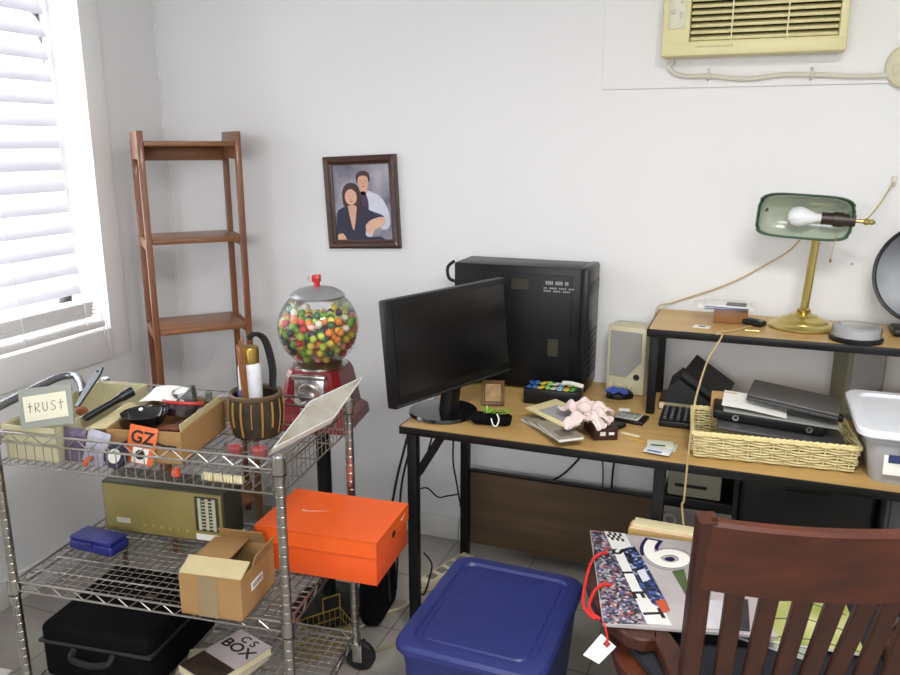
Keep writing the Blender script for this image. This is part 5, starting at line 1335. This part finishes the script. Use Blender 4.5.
# things on the chair
BZ = .556
def bz(x, y, k=0): return pz(x, y, BZ)+V((0, 0, .0007*k))
TL, BL_ = bz(590, 530), bz(603, 624)
BR_ = bz(778, 637); TR_ = TL+(BR_-BL_)+V((0, -.045, 0))
gb = thing('gift_bag', 'racing themed paper gift bag with a large 6 and red cord handles', 'gift bag', (0, 0, 0))
GBG = mat('bag_asphalt', (168, 160, 162), .35, c2=(186, 178, 178), scale=9)
B().prism([q-V((0, 0, .006)) for q in (TL, BL_, BR_, TR_)], (0, 0, .006)).build('bag_body', GBG, gb)
def deco(name, pts, col, k, var=.08, scale=30, par=gb, rough=.35):
    m = mat('bag_'+name+str(k), col, rough, var=var, scale=scale) if not isinstance(col, bpy.types.Material) else col
    return B().prism([bz(x, y, k) for x, y in pts], (0, 0, .0007)).build(name, m, par)
CROWD = cells('bag_crowd', [(40, 40, 52), (150, 146, 156), (64, 62, 78), (176, 170, 176), (52, 50, 62), (96, 104, 138), (36, 34, 44), (170, 74, 58), (120, 112, 120), (58, 70, 104)], 150)
deco('crowd_picture', [(590.6, 530.6), (604, 532), (650, 624.5), (604, 623.4)], CROWD, 0)
deco('white_band', [(604, 531.5), (625, 534), (672, 626), (647, 624)], (220, 220, 216), 1, .03)
deco('dark_car', [(622, 550), (634, 546), (650, 572), (668, 606), (664, 612), (652, 604), (640, 588)], cells('bag_car', [(30, 34, 60), (64, 86, 150), (36, 38, 56), (150, 160, 190), (44, 56, 110), (24, 26, 40)], 110), 2)
deco('car_number', [(637, 572), (644, 570), (650, 580), (643, 583)], (200, 204, 214), 3)
deco('car_nose', [(655, 602), (664, 600), (670, 611), (663, 614)], (186, 80, 50), 3)
b = B(); ck = mat('bag_check_black', (24, 24, 28), .4)
o0, ox, oy = V((605.5, 532.2)), V((2.6, .35)), V((1.15, 2.6))
for i in range(6):
    for j in range(3):
        if (i+j) % 2:
            q = [o0+ox*(i+a)+oy*(j+c) for a, c in ((0, 0), (1, 0), (1, 1), (0, 1))]
            b.prism([bz(v.x, v.y, 2) for v in q], (0, 0, .0007))
b.build('checkered_flag', ck, gb)
deco('green_verge', [(672, 572), (684, 570), (692, 600), (686, 596)], (74, 92, 54), 2, .2)
deco('grass_verge', [(671, 562), (690, 560), (690, 578)], (156, 160, 150), 1, .1)
dv_ = bz(654, 620)-bz(614, 545); ang_ = math.atan2(dv_.y, dv_.x)
for ch, (x, y), sz in (('S', (620, 552), .062), ('T', (630, 573), .062), ('E', (641, 595), .064), ('T', (652, 614), .062)):
    text('band_lettering', ch, sz, ck, gb, bz(x, y, 2), (0, 0, ang_), bold=.0016, sx=1.0)
d6 = bz(645, 542)-bz(669, 558); a6 = math.atan2(d6.y, d6.x)-pi/2
text('number_outline', '6', .20, mat('bag_navy', (30, 32, 78), .4), gb, bz(664, 556, 3), (0, 0, a6), bold=.012, sx=1.15)
text('number', '6', .20, PAPER, gb, bz(664, 556, 4.5), (0, 0, a6), bold=.003, sx=1.15)
deco('sponsor_panel', [(706, 600), (724, 602), (722, 630), (704, 629)], (196, 192, 198), 2, .06)
deco('dark_stripe', [(742, 600), (748, 600), (750, 632), (738, 631)], (50, 46, 52), 2, .3)
RC = mat('red_cord', (206, 44, 36), .6, var=.06)
def zc_(l): return [pz(x, y, z) for x, y, z in l]
B().tube(smooth(zc_([(607, 553, .560), (600, 554, .565), (592, 561, .559), (586, 580, .560), (583, 603, .560), (588, 613, .561), (596, 619, .560)]), 6), .0038, 8).build('cord_handle', RC, gb)
B().tube(smooth(zc_([(611, 585, .560), (602, 585, .565), (594, 592, .561), (589, 606, .560), (593, 614, .562), (600, 619, .561)]), 6), .0038, 8).build('cord_handle', RC, gb)
B().tube(smooth(zc_([(603, 621, .560), (606, 630, .545), (608, 643, .52)]), 5), .0022, 6).build('tag_string', RC, gb)
q = pz(600, 649, .505)
tg = B().prism([pP(x, y, q, V((.1, -.9, .42)).normalized()) for x, y in ((601, 634), (616, 647), (599, 664), (583, 655))], V((0, .0012, 0))).build('gift_tag', PAPER, gb)
B().prism([pP(x, y, q-V((0, .0012, 0)), V((.1, -.9, .42)).normalized()) for x, y in ((606, 640), (611, 644), (607, 648), (602.5, 644))], V((0, .0008, 0))).build('red_dot', mat('tag_red', (150, 34, 30), .5), tg)
# box and papers behind the bag
YB = -.752
zb1 = pY(640, 531, YB).z; xa, xb = pY(628, 530, YB).x, pY(805, 530, YB).x
t = thing('tan_folder_box', 'tan cardboard folder box at the front of the chair seat behind the gift bag', 'box', V(((xa+xb)/2, YB, .5075)))
B().box((0, .026, (zb1-.5075)/2), (xb-xa, .05, zb1-.5075), bev=.002).build('box_body', mat('folder_tan', (178, 146, 88), .8, var=.05), t)
b = B()
for k in range(3): b.box((0, -.001, .006+.008*k), (xb-xa-.01, .003, .0015))
b.build('folder_edges', mat('folder_edge', (150, 118, 66), .8), t)
for i, (dx, rz, lb) in enumerate(((0, 0, 'peach edged paper pad lying lower on the tan folder box'), (.006, -.03, 'cream paper pad lying uppermost on the tan folder box'))):
    o = B().box((0, 0, .002), (xb-xa-.01, .05, .0040), bev=.001).build('paper_pad', [mat('pad_peach', (226, 196, 160), .8), CREAM][i], loc=V(((xa+xb)/2+dx, YB+.028+.003*i, zb1+.0006+.0046*i)), rot=(0, 0, rz))
    tag(o, lb, 'paper pad', 'paper pads on the folder box')
# magazines on the right of the seat
for i, (px, rz, col, c2, lb) in enumerate((((832, 648), .10, (150, 160, 70), (206, 206, 150), 'yellow green magazine lying on the chair seat right of the gift bag'), ((806, 652), -.22, (104, 130, 150), (196, 196, 160), 'blue and cream magazine lying on the chair seat below the gift bag'))):
    z = .5085+.0085*(1-i); p = pz(px[0], px[1], z)
    t = thing('magazine', lb, 'magazine', V((p.x-.050, p.y+.115, z)), rz, 'magazines on the chair')
    B().box((0, 0, .0032), (.20, .27, .0060), bev=.0008).build('pages', PAPER, t)
    c = B().box((0, 0, .0066), (.20, .27, .0008)).build('cover', mat('magazine_cover_%d' % i, col, .3, c2=c2, scale=9, det=1), t)
    b = B()
    for k in range(4): b.tube([(-.09, -.12+.07*k, .0074), (0, -.11+.07*k+.01*k, .0074), (.09, -.13+.07*k, .0074)], .0014, 5)
    b.build('cover_lines', mat('cover_line', (60, 66, 60), .5), c)

# ================================================================== LIGHT
wd = bpy.data.worlds.new('sky'); SC.world = wd; wd.use_nodes = True
bgn = wd.node_tree.nodes['Background']; bgn.inputs['Color'].default_value = (.93, .96, 1, 1); bgn.inputs['Strength'].default_value = 4.5
def area(name, loc, rot, sx, sy, en, col=(1, 1, 1)):
    l = bpy.data.lights.new(name, 'AREA'); l.shape = 'RECTANGLE'; l.size = sx; l.size_y = sy; l.energy = en; l.color = col
    o = bpy.data.objects.new(name, l); COL.objects.link(o); o.location = loc; o.rotation_euler = rot; return o
area('window_daylight', (-.45, -1.1, 1.6), (0, radians(-90), 0), 1.5, 1.4, 70, (.95, .97, 1))
area('fill_window_light', ((W2[0]+W2[1])/2, RY-.02, (W2[2]+W2[3])/2), (radians(90), 0, 0), 2.3, .66, 36, (.97, .98, 1))  # fill light through the added window behind the camera
cl_ = thing('fill_ceiling_lamp', 'unseen white round ceiling lamp added to light the room from above', 'lamp', (2.6, -2.1, RZ))
B().lathe([(0, -.03), (.20, -.03), (.21, -.015), (.20, 0), (0, 0)], n=40).build('lamp_plate', WHITE, cl_)
area('ceiling_fill_light', (2.6, -2.1, RZ-.045), (0, 0, 0), .6, .6, 42, (1, .98, .95))  # fill light under the ceiling lamp added out of view
vs = SC.view_settings; vs.view_transform = 'Standard'; vs.look = 'None'; vs.exposure = 0.11; vs.gamma = 1; vs.use_curve_mapping = False
